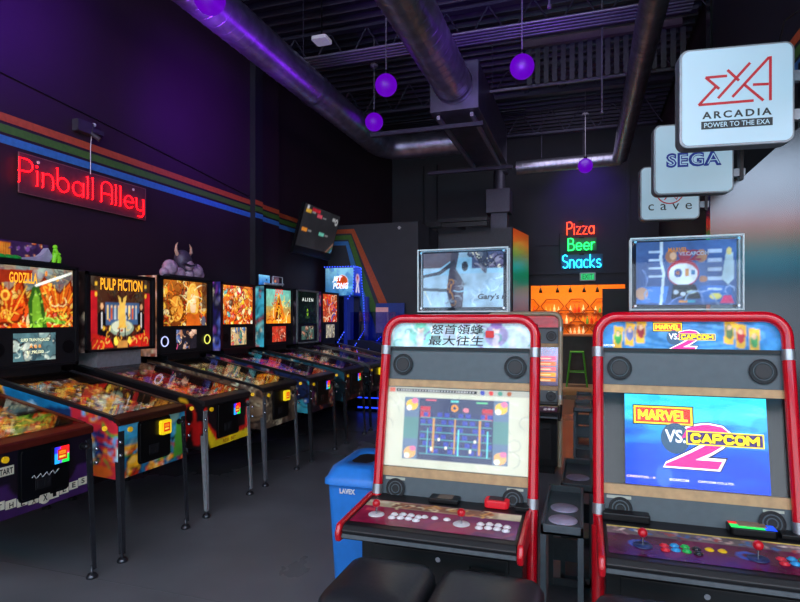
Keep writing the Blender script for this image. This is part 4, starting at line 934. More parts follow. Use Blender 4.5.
def screen_a(mon, yy, q, s0, s1):
    A = Art(150, 86, '#b9b9a6', 5, tex=.05)
    A.rect(0, 0, 1, 1, '#c0c2b0'); A.curls(50, ['#b0b4a4', '#c8cabc'], .008, length=.3)
    A.rect(.0, .93, 1, 1, '#a8a89c'); A.rect(.06, .945, .64, .985, '#303438'); A.rect(.01, .94, .05, .99, '#c87060')
    for i, c in enumerate(('#4850a0', '#c84848', '#508878', '#a05838')): A.ell(.68+i*.06, .965, .028, .03, c)
    for i in range(28): A.rect(.07+i*.02, .955, .082+i*.02, .972, '#b0b0b0')
    x0, x1, y0, y1 = .13, .86, .10, .87
    A.rect(x0, y0, x1, y1, '#2c3454')
    for xa, xb in ((x0, .235), (.76, x1)):
        A.rect(xa, y0, xb, y1, '#506888'); A.rect(xa, .35, xb, .62, '#487878')
        for j, yy_ in enumerate((.78, .18)): A.ell((xa+xb)/2, yy_, .075, .07, '#d8a060' if j else '#e0b040'); A.ell((xa+xb)/2+.02, yy_+.05, .04, .035, '#d86890'); A.ell((xa+xb)/2-.02, yy_-.04, .035, .035, '#f0e0d0')
    for xa in (.245, .68):
        for i in range(5): A.rect(xa, .62+i*.03, xa+.075, .645+i*.03, '#b02838')
    for j in range(6):
        z = .17+j*.09; off = .02*(j % 2)
        A.rect(.25, z, .75, z+.012, '#48a0a8')
        for i in range(10): A.rect(.25+i*.05+off, z+.02, .285+i*.05+off, z+.075, '#303c9c' if (i+j) % 3 else '#28305c')
    for xa in (.34, .49, .66): A.rect(xa, .2, xa+.015, .62, '#c08848')
    for xa in (.30, .52, .72): A.rect(xa, .17, xa+.01, .5, '#58c8c8')
    A.ell(.49, .76, .045, .045, '#e08830'); A.ell(.49, .76, .02, .02, '#2c3454'); A.ell(.57, .74, .035, .03, '#d87080'); A.rect(.28, .84, .36, .86, '#d04860'); A.rect(.46, .83, .52, .86, '#50b8b0'); A.rect(.64, .83, .72, .85, '#58c080')
    for x, y in ((.33, .22), (.43, .24), (.6, .22), (.38, .34), (.63, .34)): A.rect(x, y, x+.015, y+.04, '#f0e8d0')
    A.rect(x0, y0, x1, y1, '#d4d8d0', .16)
    A.build('game_picture', q(-.354, .354, s0+.004, s1-.004, .02), mon, .62, .2)
def over_a():
    A = Art(100, 40, '#7c1c3c', 5, asp=2.4); A.grad('#8a1c3c', '#58205c', True); A.blobs(12, ['#a02848', '#6c1c54', '#902040'], .1, .4, op=.4, plain=1)
    A.rect(0, .72, 1, .98, '#a89a80'); A.rect(.18, .74, .82, .96, '#8a5c48'); A.curls(30, ['#c89858', '#603838', '#b87850', '#d8c8a0'], .02, (.2, .75, .8, .95), .15)
    A.rect(.0, .86, .14, .96, '#c0b8a0'); A.rect(.86, .74, 1, .96, '#c8bfa4'); A.rect(.03, .5, .1, .62, '#d04858')
    return A
def read_a(dk, yf, zt):
    y0 = yf+.38; z = zt(y0)
    rd = MB().prism(rbox((.16, y0-.035), (.27, y0+.045), .02), 'z', z, z+.035).build('card_reader', glow('reader_red', '#d01828', .25), dk, .006)
    MB().box((.18, y0-.02, z+.035), (.25, y0+.03, z+.038)).build('reader_screen', mat('reader_dark', '#402024', .3), rd)
    for x0, x1 in ((-.1, .04), (.3, .36)):
        MB().box((x0, y0-.04, z), (x1, y0+.04, z+.022)).build('coin_block', M_blk2, dk, .004)
    MB().box((-.06, y0-.03, z+.022), (.01, y0+.03, z+.024)).build('coin_plate', mat('plate_warm', '#7a6a5c', .4), dk)
    text('reader_lettering', 'A', (.03, y0, z+.0225), (1, 0, 0), (0, 1, 0), .01, .01, M_white, dk) if False else None
cabA, yyA = cabinet(-.595, 2.75, 1.495, dict(dx=-.02, jx=(-.285, .10), fm=M_red, sm=M_red, bez=mat('bezel_pale', '#9a9c92', .5), marquee=marq_a, mq=mq_a, screen=screen_a, overlay=over_a, redcap=True, dust=mat('dust_white', '#e0dce0', .4), nb=4, btn=['#e8e4ea'], mid=(-.07, -.025, .03), midc='#e8e4ea', reader=read_a),
              'red-framed arcade cabinet with Japanese marquee and pale maze-platform screen, beside the blue bin')
def marq_b():
    A = Art(120, 22, '#4088c8', 9, asp=5.6)
    for k in range(7): A.ell(.5, .5, 2.7-k*.35, .62-k*.07, '#5898d4' if k % 2 else '#3c80c4')
    for i, (cx, cy, c) in enumerate(((.10, .38, '#40a050'), (.17, .52, '#6878b0'), (.235, .62, '#a02838'), (.73, .62, '#607850'), (.79, .48, '#c03040'), (.86, .32, '#50a060'))):
        A.poly([(cx-.030, cy-.42), (cx+.02, cy-.44), (cx+.034, cy+.38), (cx-.024, cy+.44)], '#e8b840'); A.ell(cx, cy, .12, .26, c); A.ell(cx, cy+.14, .07, .1, '#e8c098')
    return A
BLK = {'M': [[(0, 0), (0, 1), (.5, .35), (1, 1), (1, 0)]], 'A': [[(0, 0), (.5, 1), (1, 0)], [(.2, .3), (.8, .3)]], 'R': [[(0, 0), (0, 1), (.75, 1), (1, .78), (.75, .5), (0, .5)], [(.5, .5), (1, 0)]],
 'V': [[(0, 1), (.5, 0), (1, 1)]], 'E': [[(1, 1), (0, 1), (0, 0), (1, 0)], [(0, .5), (.8, .5)]], 'L': [[(0, 1), (0, 0), (1, 0)]], 'C': [[(1, .8), (.8, 1), (.2, 1), (0, .75), (0, .25), (.2, 0), (.8, 0), (1, .2)]],
 'P': [[(0, 0), (0, 1), (.75, 1), (1, .75), (.75, .45), (0, .45)]], 'O': [[(.2, 1), (.8, 1), (1, .75), (1, .25), (.8, 0), (.2, 0), (0, .25), (0, .75), (.2, 1)]]}
def block(name, word, x0, z0, w, h, t, m, par, yf):
    """bold block lettering on the leaning face; x0, z0 = centre"""
    mb = MB(); W_ = {'M': 1.15, 'E': .7, 'L': .7, 'V': 1.0}; g = .34
    tot = sum(W_.get(c, .9) for c in word)+g*(len(word)-1); u = w/tot; x = x0-w/2
    for ch in word:
        cw = W_.get(ch, .9)*u
        for L_ in BLK[ch]:
            for a, b in zip(L_[:-1], L_[1:]):
                A_ = V((x+a[0]*cw, 0, z0+(a[1]-.5)*h)); B_ = V((x+b[0]*cw, 0, z0+(b[1]-.5)*h)); d = (B_-A_).normalized(); n = V((-d.z, 0, d.x))*t; A_ = A_-d*t*.6; B_ = B_+d*t*.6
                q = [A_-n, B_-n, B_+n, A_+n]; mb.add([(p.x, yf(p.z), p.z) for p in q], [(0, 1, 2, 3)])
        x += cw+g*u
    return mb.build(name, m, par)
def mvc(par, cx, yy, zc, s, U, d):
    """the fighting-game logo: yellow block lettering, big magenta two, outlined word"""
    R = (1, 0, 0)
    def T(nm, st_, x, z, w, h, m, dd, **k): text(nm, st_, (cx+x*s, yy(zc+z*s)+d-dd, zc+z*s), R, U, w*s, h*s, m, par, **k)
    Mmag = glow('magenta_two', '#d01c88', .6); Mk = mat('logo_black', '#181428', .5); Mw = glow('logo_white', '#f0f0f8', .8); My = glow('logo_yellow', '#f8d820', .9); Mr = glow('logo_red', '#c83018', .7); Mp = glow('logo_plum', '#44307c', .6)
    T('logo_two', '2', .12, -.21, 1.14, .86, Mk, .0005, bold=.08, shear=.3)
    T('logo_two', '2', .12, -.21, 1.11, .83, Mw, .0012, bold=.06, shear=.3)
    T('logo_two', '2', .12, -.21, 1.05, .77, Mmag, .002, bold=.02, shear=.3)
    def plate(x0, x1, z0, z1, m, dd, nm):
        MB().add([(cx+a*s, yy(zc+b*s)+d-dd, zc+b*s) for a, b in ((x0, z0), (x1, z0), (x1, z1), (x0, z1))], [(0, 1, 2, 3)]).build(nm, m, par)
    plate(-.93, .09, .12, .47, Mk, .0022, 'logo_plate'); plate(-.91, .07, .14, .45, My, .0026, 'logo_plate'); plate(-.88, .04, .165, .425, Mr, .003, 'logo_plate')
    block('logo_lettering', 'MARVEL', cx-.42*s, zc+.295*s, .80*s, .155*s, .021*s, My, par, lambda z: yy(z)+d-.0036)
    MB().add([(cx+(-.22+.24*math.cos(a))*s, yy(zc+(-.1+.27*math.sin(a))*s)+d-.0028, zc+(-.1+.27*math.sin(a))*s) for a in [i*PI/12 for i in range(24)]], [tuple(range(24))]).build('logo_disc', glow('logo_disc', '#305878', .4), par)
    T('logo_lettering', 'VS.', -.22, -.06, .34, .23, Mw, .0036, bold=.02)
    plate(-.04, 1.18, -.19, .05, My, .0034, 'logo_plate'); plate(-.02, 1.16, -.17, .03, Mp, .0038, 'logo_plate')
    block('logo_lettering', 'CAPCOM', cx+.57*s, zc-.07*s, 1.04*s, .125*s, .036*s, Mk, par, lambda z: yy(z)+d-.0042)
    block('logo_lettering', 'CAPCOM', cx+.57*s, zc-.07*s, 1.04*s, .125*s, .022*s, My, par, lambda z: yy(z)+d-.0048)
def mq_b(mq, yy, T):
    U = V((0, .187, .982)); mvc(mq, -.03, yy, T-.08, .118, U, .016)
    z = T-.130; text('maker_lettering', 'CAPCOM', (-.33, yy(z)+.0165, z), R_, U, .055, .01, glow('logo_white', '#f0f0f8', .8), mq, bold=.02)
def screen_b(mon, yy, q, s0, s1):
    A = Art(90, 68, '#1850d8', 6, tex=.08); A.grad('#1434c8', '#38d0e0')
    A.rect(0, 0, 1, .45, '#1440d4', .6); A.blobs(40, ['#48d0e0', '#70e0e8', '#28a0e0'], .05, .25, (0, .68, 1, 1), op=.3, long=6, plain=2); A.blobs(40, ['#1030b0', '#2868f0', '#2050e0'], .05, .25, (0, 0, 1, .7), op=.2, long=6, plain=2)
    A.ell(.28, .12, .08, .12, '#6090f0', op=.4)
    A.build('game_picture', q(-.262, .288, s0+.003, s1-.003, .02), mon, .74, .2)
    U = V((0, .187, .982)); mvc(mon, -.008, yy, (s0+s1)/2+.035, .238, U, .0185)
    z = s0+.035
    text('credit_lettering', 'CREDIT(S) : 0', (-.20, yy(z)+.0185, z), R_, U, .115, .011, glow('credit_yellow', '#f0d890', .9), mon, bold=.02)
    text('credit_lettering', '©CAPCOM', (-.05, yy(z)+.0185, z), R_, U, .075, .011, glow('logo_white', '#f0f0f8', .8), mon, bold=.02)
    text('credit_lettering', 'CAPCOM CO.,LTD.', (.09, yy(z)+.0185, z), R_, U, .135, .010, glow('logo_white', '#f0f0f8', .8), mon, bold=.02)
def over_b():
    A = Art(100, 40, '#4c1438', 5, asp=2.4); A.blobs(14, ['#702048', '#401848', '#581440', '#883058'], .1, .4, op=.45, plain=1)
    A.rect(0, .72, 1, .98, '#6a5c60'); A.curls(50, ['#b89890', '#584860', '#987880', '#d8c8c0', '#a04848', '#4868a0'], .022, (.02, .76, .98, .95), .12); A.rect(0, .96, 1, 1, '#d8c060')
    for cx in (.16, .68): A.ell(cx, .42, .13, .13, '#3050b0', ring=.5)
    return A
def read_b(dk, yf, zt):
    y0 = yf+.38; z = zt(y0)
    rd = MB().prism(rbox((.12, y0-.045), (.29, y0+.05), .02), 'z', z, z+.03).build('card_reader', M_blk2, dk, .004)
    A = Art(30, 16, '#20c060', 3, tex=0); A.grad('#18d050', '#2040f0', True); A.rect(0, .5, .45, 1, '#e02020'); A.rect(0, 0, .8, .4, '#20e060'); A.rect(.75, 0, 1, 1, '#2050ff')
    A.build('glowing_rim', [(.125, y0-.042, z+.0315), (.285, y0-.042, z+.0315), (.285, y0+.047, z+.0315), (.125, y0+.047, z+.0315)], rd, .9)
    MB().box((.155, y0-.02, z+.032), (.255, y0+.03, z+.036)).build('reader_screen', mat('reader_warm', '#806858', .3, emit=.2), rd)
    MB().box((-.36, y0-.03, z), (-.17, y0+.03, z+.035)).build('coin_block', M_blk2, dk, .006)
    MB().box((.3, y0-.035, z), (.37, y0+.03, z+.02)).build('coin_block', M_blk2, dk, .004)
cabB, yyB = cabinet(.434, 2.75, 1.505, dict(dx=.01, jx=(-.22, .167), fm=M_red, sm=M_red, bez=mat('bezel_black', '#0c1416', .15, coat=.5), marquee=marq_b, mq=mq_b, screen=screen_b, overlay=over_b, redcap=True, dust=mat('dust_blue', '#283868', .4), nb=4, btn=['#d02838', '#2898d8', '#20b050', '#202028'], mid=(.015, .058), midc='#e8b820', reader=read_b),
              'red-framed arcade cabinet showing the blue MARVEL VS. CAPCOM 2 title screen, on the right')
for nm in (1,):
    for sgn in (-1,):
        MB().tube([(sgn*.374, yyB(.05)-.002, .05), (sgn*.374, yyB(.6)-.002, .60)], .03, 14).build('post_sleeve', M_redp, cabB)
def marq_c():
    return Art(40, 10, '#a81828', 3).rect(0, 0, 1, 1, '#a81828').rect(0, .85, 1, 1, '#c04040')
def screen_c(mon, yy, q, s0, s1):
    A = Art(50, 50, '#5878a8', 4); A.grad('#605878', '#90a8d0')
    for i, c in enumerate(('#e08838', '#f0a040', '#d86878', '#e87850', '#e06890')): A.rect(.5, .1+.14*i, .97, .2+.14*i, c)
    for i in range(5): A.rect(.55, .13+.14*i, .9, .155+.14*i, '#f8e0b0')
    A.build('game_picture', q(-.354, .354, s0+.003, s1-.003, .02), mon, .8, .2)
cabC, _ = cabinet(-.60, 5.95, 1.545, dict(jx=(-.22, .167), fm=M_cream, sm=M_blk2, bez=mat('bezel_black', '#0c1416', .15, coat=.5), marquee=marq_c, mq=lambda *a: None, screen=screen_c, overlay=over_b, redcap=False, dust=mat('dust_blue', '#283868', .4), nb=3, btn=['#e8e4ea'], mid=(), midc='#e8b820', reader=lambda *a: None),
              'cream-framed arcade cabinet with red marquee half hidden behind the Japanese-marquee cabinet')

# acrylic displays on top
def acrylic(x, y, z, w, h, d, A, label, extra=None):
    o = empty('acrylic_display', (x, y, z), 0, label, 'display stand')
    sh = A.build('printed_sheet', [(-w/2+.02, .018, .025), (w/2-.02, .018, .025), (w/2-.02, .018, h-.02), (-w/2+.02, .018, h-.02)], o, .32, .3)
    MB().box((-w/2, 0, 0), (w/2, .006, h)).build('front_pane', M_acry, o)
    MB().box((-w/2, d, 0), (w/2, d+.006, h)).build('rear_pane', M_acry, o)
    e = MB(); t = .007; m = mat('acrylic_bright_edge', '#b8c4c8', .25)
    for y0 in (-.001, d):
        for a, b in (((-w/2-t, y0, 0), (-w/2, y0+.008, h)), ((w/2, y0, 0), (w/2+t, y0+.008, h)), ((-w/2, y0, h-t), (w/2, y0+.008, h)), ((-w/2, y0, 0), (w/2, y0+.008, t))): e.box(a, b)
    e.build('pane_edge', m, o)
    for s in (-1, 1):
        for zz in (.02, h-.02): MB().cyl((s*(w/2-.015), -.006, zz), (s*(w/2-.015), d+.012, zz), .006, n=10).build('corner_bolt', M_chrome, o)
    if extra: extra(sh, o)
    return o
A = Art(80, 54, '#a8c0cc', 12); A.rect(0, .72, .45, 1, '#6a5a60'); A.poly([(0, .62), (.18, .68), (.42, .92), (.62, .9), (1, .95), (1, .62), (.45, .62), (0, .55)], '#98c8dc')
A.rect(.62, .7, 1, 1, '#505070'); A.blobs(8, ['#6a5c78', '#48485c', '#806878'], .05, .14, (.62, .72, 1, 1)); A.poly([(.36, 1), (.46, 1), (.42, .7), (.52, .45), (.5, 0), (.36, 0), (.30, .3), (.33, .62)], '#504450')
A.poly([(0, .6), (.2, .66), (.4, .88), (.42, .8), (.22, .6), (0, .55)], '#383440'); A.poly([(0, .36), (.3, .34), (.3, .28), (0, .31)], '#485058'); A.curls(10, ['#b07848', '#8a9098'], .012, (.3, .1, .5, .5), .15); A.curls(14, ['#c8d8e0', '#90b0c0'], .012, (.5, .05, .98, .6), .3)
A.curls(8, ['#303040', '#a09098'], .012, (.64, .72, .98, .98), .2); A.ell(.53, .75, .06, .09, '#302c34'); A.line(.02, .3, .1, .05, .012, '#d8d8c0')
def sig(sh, o): text('printed_lettering', 'Gary\'s n', (.15, .0165, .075), R_, U_, .14, .036, mat('print_dark', '#303440', .5), sh, bold=.02, shear=.15)
acrylic(-.591, 2.80, 1.53, .455, .325, .07, A, 'clear acrylic display with pale blue and brown game sheet, on the Japanese-marquee cabinet', sig)
A = Art(100, 66, '#405888', 14); A.blobs(12, ['#48689c', '#385080'], .1, .3, op=.5, plain=1)
for i in range(4): A.rect(.13, .82-.13*i, .28, .86-.13*i, '#b8c8d8'); A.rect(.72, .80-.14*i, .86, .86-.14*i, '#a8b8cc')
A.ell(.48, .5, .24, .21, '#b02838'); A.ell(.48, .48, .22, .17, '#dce0e4'); A.ell(.43, .5, .06, .07, '#305080'); A.ell(.43, .5, .03, .035, '#a06040'); A.rect(.5, .45, .54, .56, '#c88848'); A.rect(.56, .47, .6, .54, '#3878a8')
A.ell(.36, .76, .09, .1, '#a06848'); A.ell(.66, .76, .09, .1, '#a87858'); A.ell(.5, .78, .1, .09, '#a03848'); A.ell(.38, .77, .05, .06, '#d8a880'); A.ell(.68, .4, .06, .05, '#b07858')
A.poly([(.36, .1), (.66, .1), (.6, .32), (.38, .32)], '#20242c'); A.ell(.41, .2, .04, .035, '#b8c0c8'); A.ell(.48, .17, .04, .035, '#b8c0c8'); A.ell(.56, .2, .07, .03, '#a8b8b0'); A.poly([(.0, .02), (.3, .04), (.34, .3), (.05, .3)], '#4880c8'); A.poly([(.66, .04), (.98, .04), (.95, .3), (.64, .3)], '#3868a8')
A.ell(.06, .18, .1, .1, '#c89878'); A.rect(.72, .22, .86, .26, '#c0ccd8'); A.ell(.8, .13, .09, .05, '#d8c860'); A.poly([(.84, .02), (.98, .02), (.95, .14), (.88, .14)], '#e02868'); A.poly([(.86, .4), (.9, .8), (.97, .8), (.98, .4), (.92, .3)], '#a8bcc0'); A.ell(.93, .82, .04, .06, '#c8b870')
A.rect(.44, .03, .52, .07, '#e09030'); A.rect(.52, .03, .6, .07, '#38a0b0'); A.curls(10, ['#7088b8', '#90a8c8'], .01, (0, 0, 1, .35), .3)
A.poly([(.25, 1), (.28, 1), (.27, .7), (.3, .5), (.27, .0), (.24, 0), (.27, .48), (.24, .72)], '#c8d4d8')
def lg2(sh, o):
    text('printed_lettering', 'MARVEL', (-.03, .0165, .275), R_, U_, .08, .022, mat('print_orange', '#e08820', .5, emit=.1), sh, bold=.03)
    text('printed_lettering', 'VS.CAPCOM', (.035, .0165, .257), R_, U_, .12, .018, mat('print_pale', '#c8c8d0', .5), sh, bold=.02)
    text('printed_lettering', '2', (.04, .0168, .25), R_, U_, .05, .05, mat('print_crimson', '#a03048', .5), sh, bold=.02)
acrylic(.435, 2.80, 1.535, .45, .335, .07, A, 'clear acrylic display with dark blue game guide sheet, on the MARVEL cabinet', lg2)

# ================================================================ CARTS BETWEEN THE CABINETS
M_cart = mat('cart_slate', '#4c575e', .45, noise=.1)
def cart(x, y, h, w, L, label, coast=()):
    o = empty('drinks_stand', (x, y, 0), 0, label, 'side table', 'slim dark drink stands between the cabinets')
    t = .014
    tr = MB().box((-w/2, 0, h-.045), (w/2, L, h-.031)).box((-w/2, 0, h-.045), (-w/2+t, L, h)).box((w/2-t, 0, h-.045), (w/2, L, h)).box((-w/2, 0, h-.045), (w/2, t, h-.0)).box((-w/2, L-t, h-.045), (w/2, L, h)).build('top_tray', M_cart, o, .002)
    for sx in (-1, 1):
        for y0 in (0, L-.03): MB().box((sx*w/2, y0, 0), (sx*(w/2-.024), y0+.03, h-.045)).build('leg', M_cart, o)
    MB().box((-w/2, 0, .05), (w/2, L, .065)).box((-w/2, 0, .05), (w/2, .014, .10)).box((-w/2, L-.014, .05), (w/2, L, .10)).build('lower_shelf', M_cart, o)
    MB().box((-w/2+.02, L-.02, .2), (w/2-.02, L-.005, .32)).build('rear_brace', M_cart, o)
    for k, yy_ in enumerate(coast):
        c = MB().lathe([(0, .006), (.062, .006), (.065, .003), (.065, 0)], (0, 0, 0), 28).build('coaster', mat('coaster_lilac', '#b4acc8', .5)); c.location = (x, y+yy_, h-.0305)
        tag(c, ('round lilac coaster at the front of the nearest drink stand', 'round lilac coaster at the back of the nearest drink stand', 'round lilac coaster on the second drink stand')[k if label.startswith('nearest') else 2], 'coaster', 'lilac coasters')
    return o
cart(-.092, 2.52, .60, .18, .62, 'nearest slim black drink stand with two lilac coasters, between the red cabinets', (.16, .33))
cart(-.035, 3.18, .60, .175, .58, 'second slim black drink stand with one lilac coaster, behind the nearest', (.24,))
cart(-.013, 5.88, .60, .18, .56, 'third slim black drink stand, further back in the aisle')
cart(0.0, 6.5, .60, .18, .7, 'furthest slim black drink stand, in front of the green stool')

# ================================================================ BIN
bn = empty('recycling_bin', (-1.15, 2.92, 0), math.radians(2), 'tall blue recycling bin with open-hole lid, left of the Japanese-marquee cabinet', 'bin')
M_bin = mat('blue_plastic', '#2a84e4', .4, noise=.05)
def frustum(a, b, z0, z1):
    n = len(a); return [(p[0], p[1], z0) for p in a]+[(p[0], p[1], z1) for p in b], [(i, (i+1) % n, n+(i+1) % n, n+i) for i in range(n)]+[tuple(range(n-1, -1, -1)), tuple(range(n, 2*n))]
a = rbox((-.115, -.20), (.115, .20), .03); b = rbox((-.14, -.25), (.14, .25), .03)
vs, fs = frustum(a, b, 0, .655); MB().add(vs, fs).build('bin_body', M_bin, bn)
rbs = MB()
for s in (-1, 1): rbs.prism([(s*.085-.003, .12), (s*.085+.003, .12), (s*.10+.003, .6), (s*.10-.003, .6)], 'y', -.256, -.2)
lidm = MB(); ao = rbox((-.155, -.27), (.155, .27), .04, 6); N_ = len(ao)
top = rbox((-.13, -.24), (.13, .24), .07, 6)
hole = []
for (px, py) in top:
    a_ = math.atan2(py/.24, px/.13); hole.append((.075*math.cos(a_), -.02+.115*math.sin(a_)))
rings = [[(x, y, .635) for x, y in ao], [(x, y, .66) for x, y in ao], [(x*.93, y*.95, .672) for x, y in ao], [(x, y, .715) for x, y in top], [(x*.8, y*.85, .725) for x, y in top], [(x, y, .722) for x, y in hole], [(x*.93, y*.93, .675) for x, y in hole]]
vs = [p for r_ in rings for p in r_]; fs = [(i*N_+j, i*N_+(j+1) % N_, (i+1)*N_+(j+1) % N_, (i+1)*N_+j) for i in range(len(rings)-1) for j in range(N_)]
lidm.add(vs, fs, 0, True).build('lid', M_bin, bn)
text('brand_lettering', 'LAVEX', (-.02, -.2535, .605), R_, (0, -.08, 1), .085, .028, M_white, bn, bold=.04, ex=.006)
MB().prism([(x*.99, y*.99) for x, y in hole], 'z', .700, .7195).build('dark_hole_disc', M_rub, bn)  # black disc set in the lid hole for the shade inside

# ================================================================ STOOLS
M_vinyl = mat('black_vinyl', '#26282d', .4, noise=.15, scale=60, bump=.25)
def pouf(x, y, rz, label, w=.43, L=.42):
    o = empty('padded_stool', (x, y, 0), rz, label, 'stool', 'square black padded stools')
    m = MB(); n = 10; rings = []
    prof = [(0, .450), (.012, .447), (.022, .455), (.024, .485), (.02, .517), (.004, .539), (-.03, .551), (-.10, .557)]
    for off, z in prof: rings.append([(px, py, z) for px, py in rbox((-w/2-off, -L/2-off), (w/2+off, L/2+off), max(.02, .055+off), 6)])
    K = len(rings[0]); vs = [p for r_ in rings for p in r_]
    fs = [(i*K+j, i*K+(j+1) % K, (i+1)*K+(j+1) % K, (i+1)*K+j) for i in range(len(rings)-1) for j in range(K)]+[tuple(range((len(rings)-1)*K, len(rings)*K))]+[tuple(range(K-1, -1, -1))]
    m.add(vs, fs, 0, True).build('seat_cushion', M_vinyl, o)
    m = MB(); pr = rbox((-w/2-.024, -L/2-.024), (w/2+.024, L/2+.024), .075, 6); m.tube([(px, py, .467) for px, py in pr], .004, 6, closed=True).build('piping', M_vinyl, o)
    MB().box((-w/2+.03, -L/2+.03, .405), (w/2-.03, L/2-.03, .451)).build('seat_frame', M_blk2, o)
    for sx in (-1, 1):
        for sy in (-1, 1): MB().cyl((sx*(w/2-.05), sy*(L/2-.05), 0), (sx*(w/2-.05), sy*(L/2-.05), .415), .016, n=12).build('leg', M_blk2, o)
pouf(-.712, 1.92, 0, 'square black padded stool, left one in front of the Japanese-marquee cabinet', w=.31, L=.36)
pouf(-.325, 1.92, 0, 'square black padded stool, right one in front of the Japanese-marquee cabinet', w=.34, L=.36)
pouf(.23, 1.90, 0, 'black padded stool barely showing at the bottom edge before the MARVEL cabinet', w=.36, L=.36)

# ================================================================ BAR BEYOND THE OPENING
gs = empty('bar_stool', (-.15, 12.95, 0), 0, 'bright green metal bar stool in the aisle before the bar counter', 'stool')
M_gs = mat('green_metal', '#48b028', .35, .1, coat=.3)
MB().prism(rbox((-.15, -.15), (.15, .15), .03), 'z', .74, .765).build('seat', M_gs, gs, .004)
for sx in (-1, 1):
    for sy in (-1, 1): MB().tube([(sx*.13, sy*.13, .75), (sx*.215, sy*.2, 0)], [.022, .018], 8).build('leg', M_gs, gs)
fr = MB()
for a, b in (((-.175, -.17), (.175, -.17)), ((-.175, .17), (.175, .17)), ((-.175, -.17), (-.175, .17)), ((.175, -.17), (.175, .17))): fr.cyl((a[0], a[1], .32), (b[0], b[1], .32), .011, n=8)
fr.build('footrest', M_gs, gs)
bc = empty('bar_counter', (-.5, 13.4, 0), 0, 'dark bar counter behind the green stool', 'counter')
MB().box((-2.2, 0, 0), (2.1, .5, 1.08)).build('counter_front', mat('dark_planks', '#302c2c', .5, noise=.3, scale=6), bc)
MB().box((-2.25, -.06, 1.08), (2.15, .56, 1.13)).build('counter_top', mat('counter_wood', '#a05a30', .3), bc, .006)
ob = MB().box((.17, 13.36, .42), (.34, 13.39, .56)).build('wall_notice', mat('notice_orange', '#e04818', .5)); tag(ob, 'small orange sign on the bar counter front, right of the green stool', 'sign')
db = empty('hanging_board', (.63, 12.42, 1.25), 0, 'black board hanging at the right side of the bar opening', 'board')
MB().box((-.27, 0, .0), (.27, .03, .86)).build('board_panel', M_blk2, db); MB().box((-.25, -.004, .02), (.25, 0, .84)).build('board_face', M_black, db)
# honeycomb back bar
hs = empty('honeycomb_shelf', (0, 15.85, 0), 0, 'orange honeycomb back-bar shelving filled with bottles', 'shelf')
MB().box((-2.6, .0, .95), (1.3, .14, 2.1)).build('back_panel', mat('lit_orange_board', '#f09020', .5), hs)
cells = []
hx = MB(); bt_spots = []
R6 = .30
for row in range(3):
    for c_ in range(6):
        cx = -2.1+c_*.64+(.32 if row % 2 else 0); cz = 1.22+row*.3
        P = [(cx+R6*math.cos(PI/3*k), -.12, cz+R6*.72*math.sin(PI/3*k)) for k in range(6)]
        if cx < 1.1:
            for k in range(6):
                a, b = P[k], P[(k+1) % 6]; hx.tube([a, b], .016, 6)
            hx.box((cx-.26, -.12, cz-.2), (cx+.26, 0, cz-.185)); bt_spots.append((cx, cz-.185))
hx.build('hexagon_dividers', mat('hex_brown', '#8a4414', .5), hs)
rnd = random.Random(4); Bc = ['#f8c060', '#e05028', '#f0e0c0', '#b83818', '#60a048', '#f0a030', '#fff4d8']
nb = 0
for cx, cz in bt_spots:
    for k in range(4):
        x = cx-.17+k*.11; c = rnd.choice(Bc); h = rnd.uniform(.17, .25)
        if not (-1.6 < x < 1.0): continue
        b = MB().lathe([(0, 0), (.032, 0), (.034, .01), (.034, h*.55), (.012, h*.75), (.012, h), (0, h)], (0, 0, 0), 10).build('bottle', mat('bottle_'+c[1:], c, .2, emit=.12)); b.location = (x, 15.79, cz+.001)
        tag(b, 'small bottle standing in the orange honeycomb shelving', 'bottle', 'bottles in the honeycomb back bar'); nb += 1
for i, x in enumerate((-1.02, -.62, -.32, .0, .30)):
    o = empty('bar_pendant', (x, 14.2, 2.12), 0, 'small black pendant lamp over the bar, %s' % ('leftmost of five', 'second from the left', 'middle of five', 'second from the right', 'rightmost of five')[i], 'pendant light', 'small black bar pendants')
    MB().cyl((0, 0, .1), (0, 0, .88), .006, n=6).build('cord', M_blk2, o); MB().lathe([(.0, .12), (.02, .12), (.035, .06), (.045, 0), (.035, 0)], (0, 0, 0), 14).build('lamp_shade', M_blk2, o)
# added glowing panel imitating the coloured reflection on the booth's angled side
gp = empty('reflection_glow_panel', (0, 0, 0), 0, 'painted glowing reflection fading orange, green, teal on the side of the far booth', 'painted reflection')
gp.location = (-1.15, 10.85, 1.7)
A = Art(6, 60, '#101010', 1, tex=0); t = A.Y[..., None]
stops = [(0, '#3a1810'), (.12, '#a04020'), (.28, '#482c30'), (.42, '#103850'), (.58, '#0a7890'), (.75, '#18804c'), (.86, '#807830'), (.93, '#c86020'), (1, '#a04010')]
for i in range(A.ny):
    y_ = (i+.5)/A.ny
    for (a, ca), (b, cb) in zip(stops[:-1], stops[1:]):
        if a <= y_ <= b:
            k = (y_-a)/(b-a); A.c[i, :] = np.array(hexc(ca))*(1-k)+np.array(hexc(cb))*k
dv = V((.185, 1.1, 0)).normalized(); nv = V((1.1, -.185, 0)).normalized()
def gpt(a, z, o_=.012): p = dv*a+nv*o_; return (p.x, p.y, z)
A.build('reflection_face', [gpt(-.54, -1.6), gpt(.54, -1.6), gpt(.54, 1.44), gpt(-.54, 1.44)], gp, .45, .3)
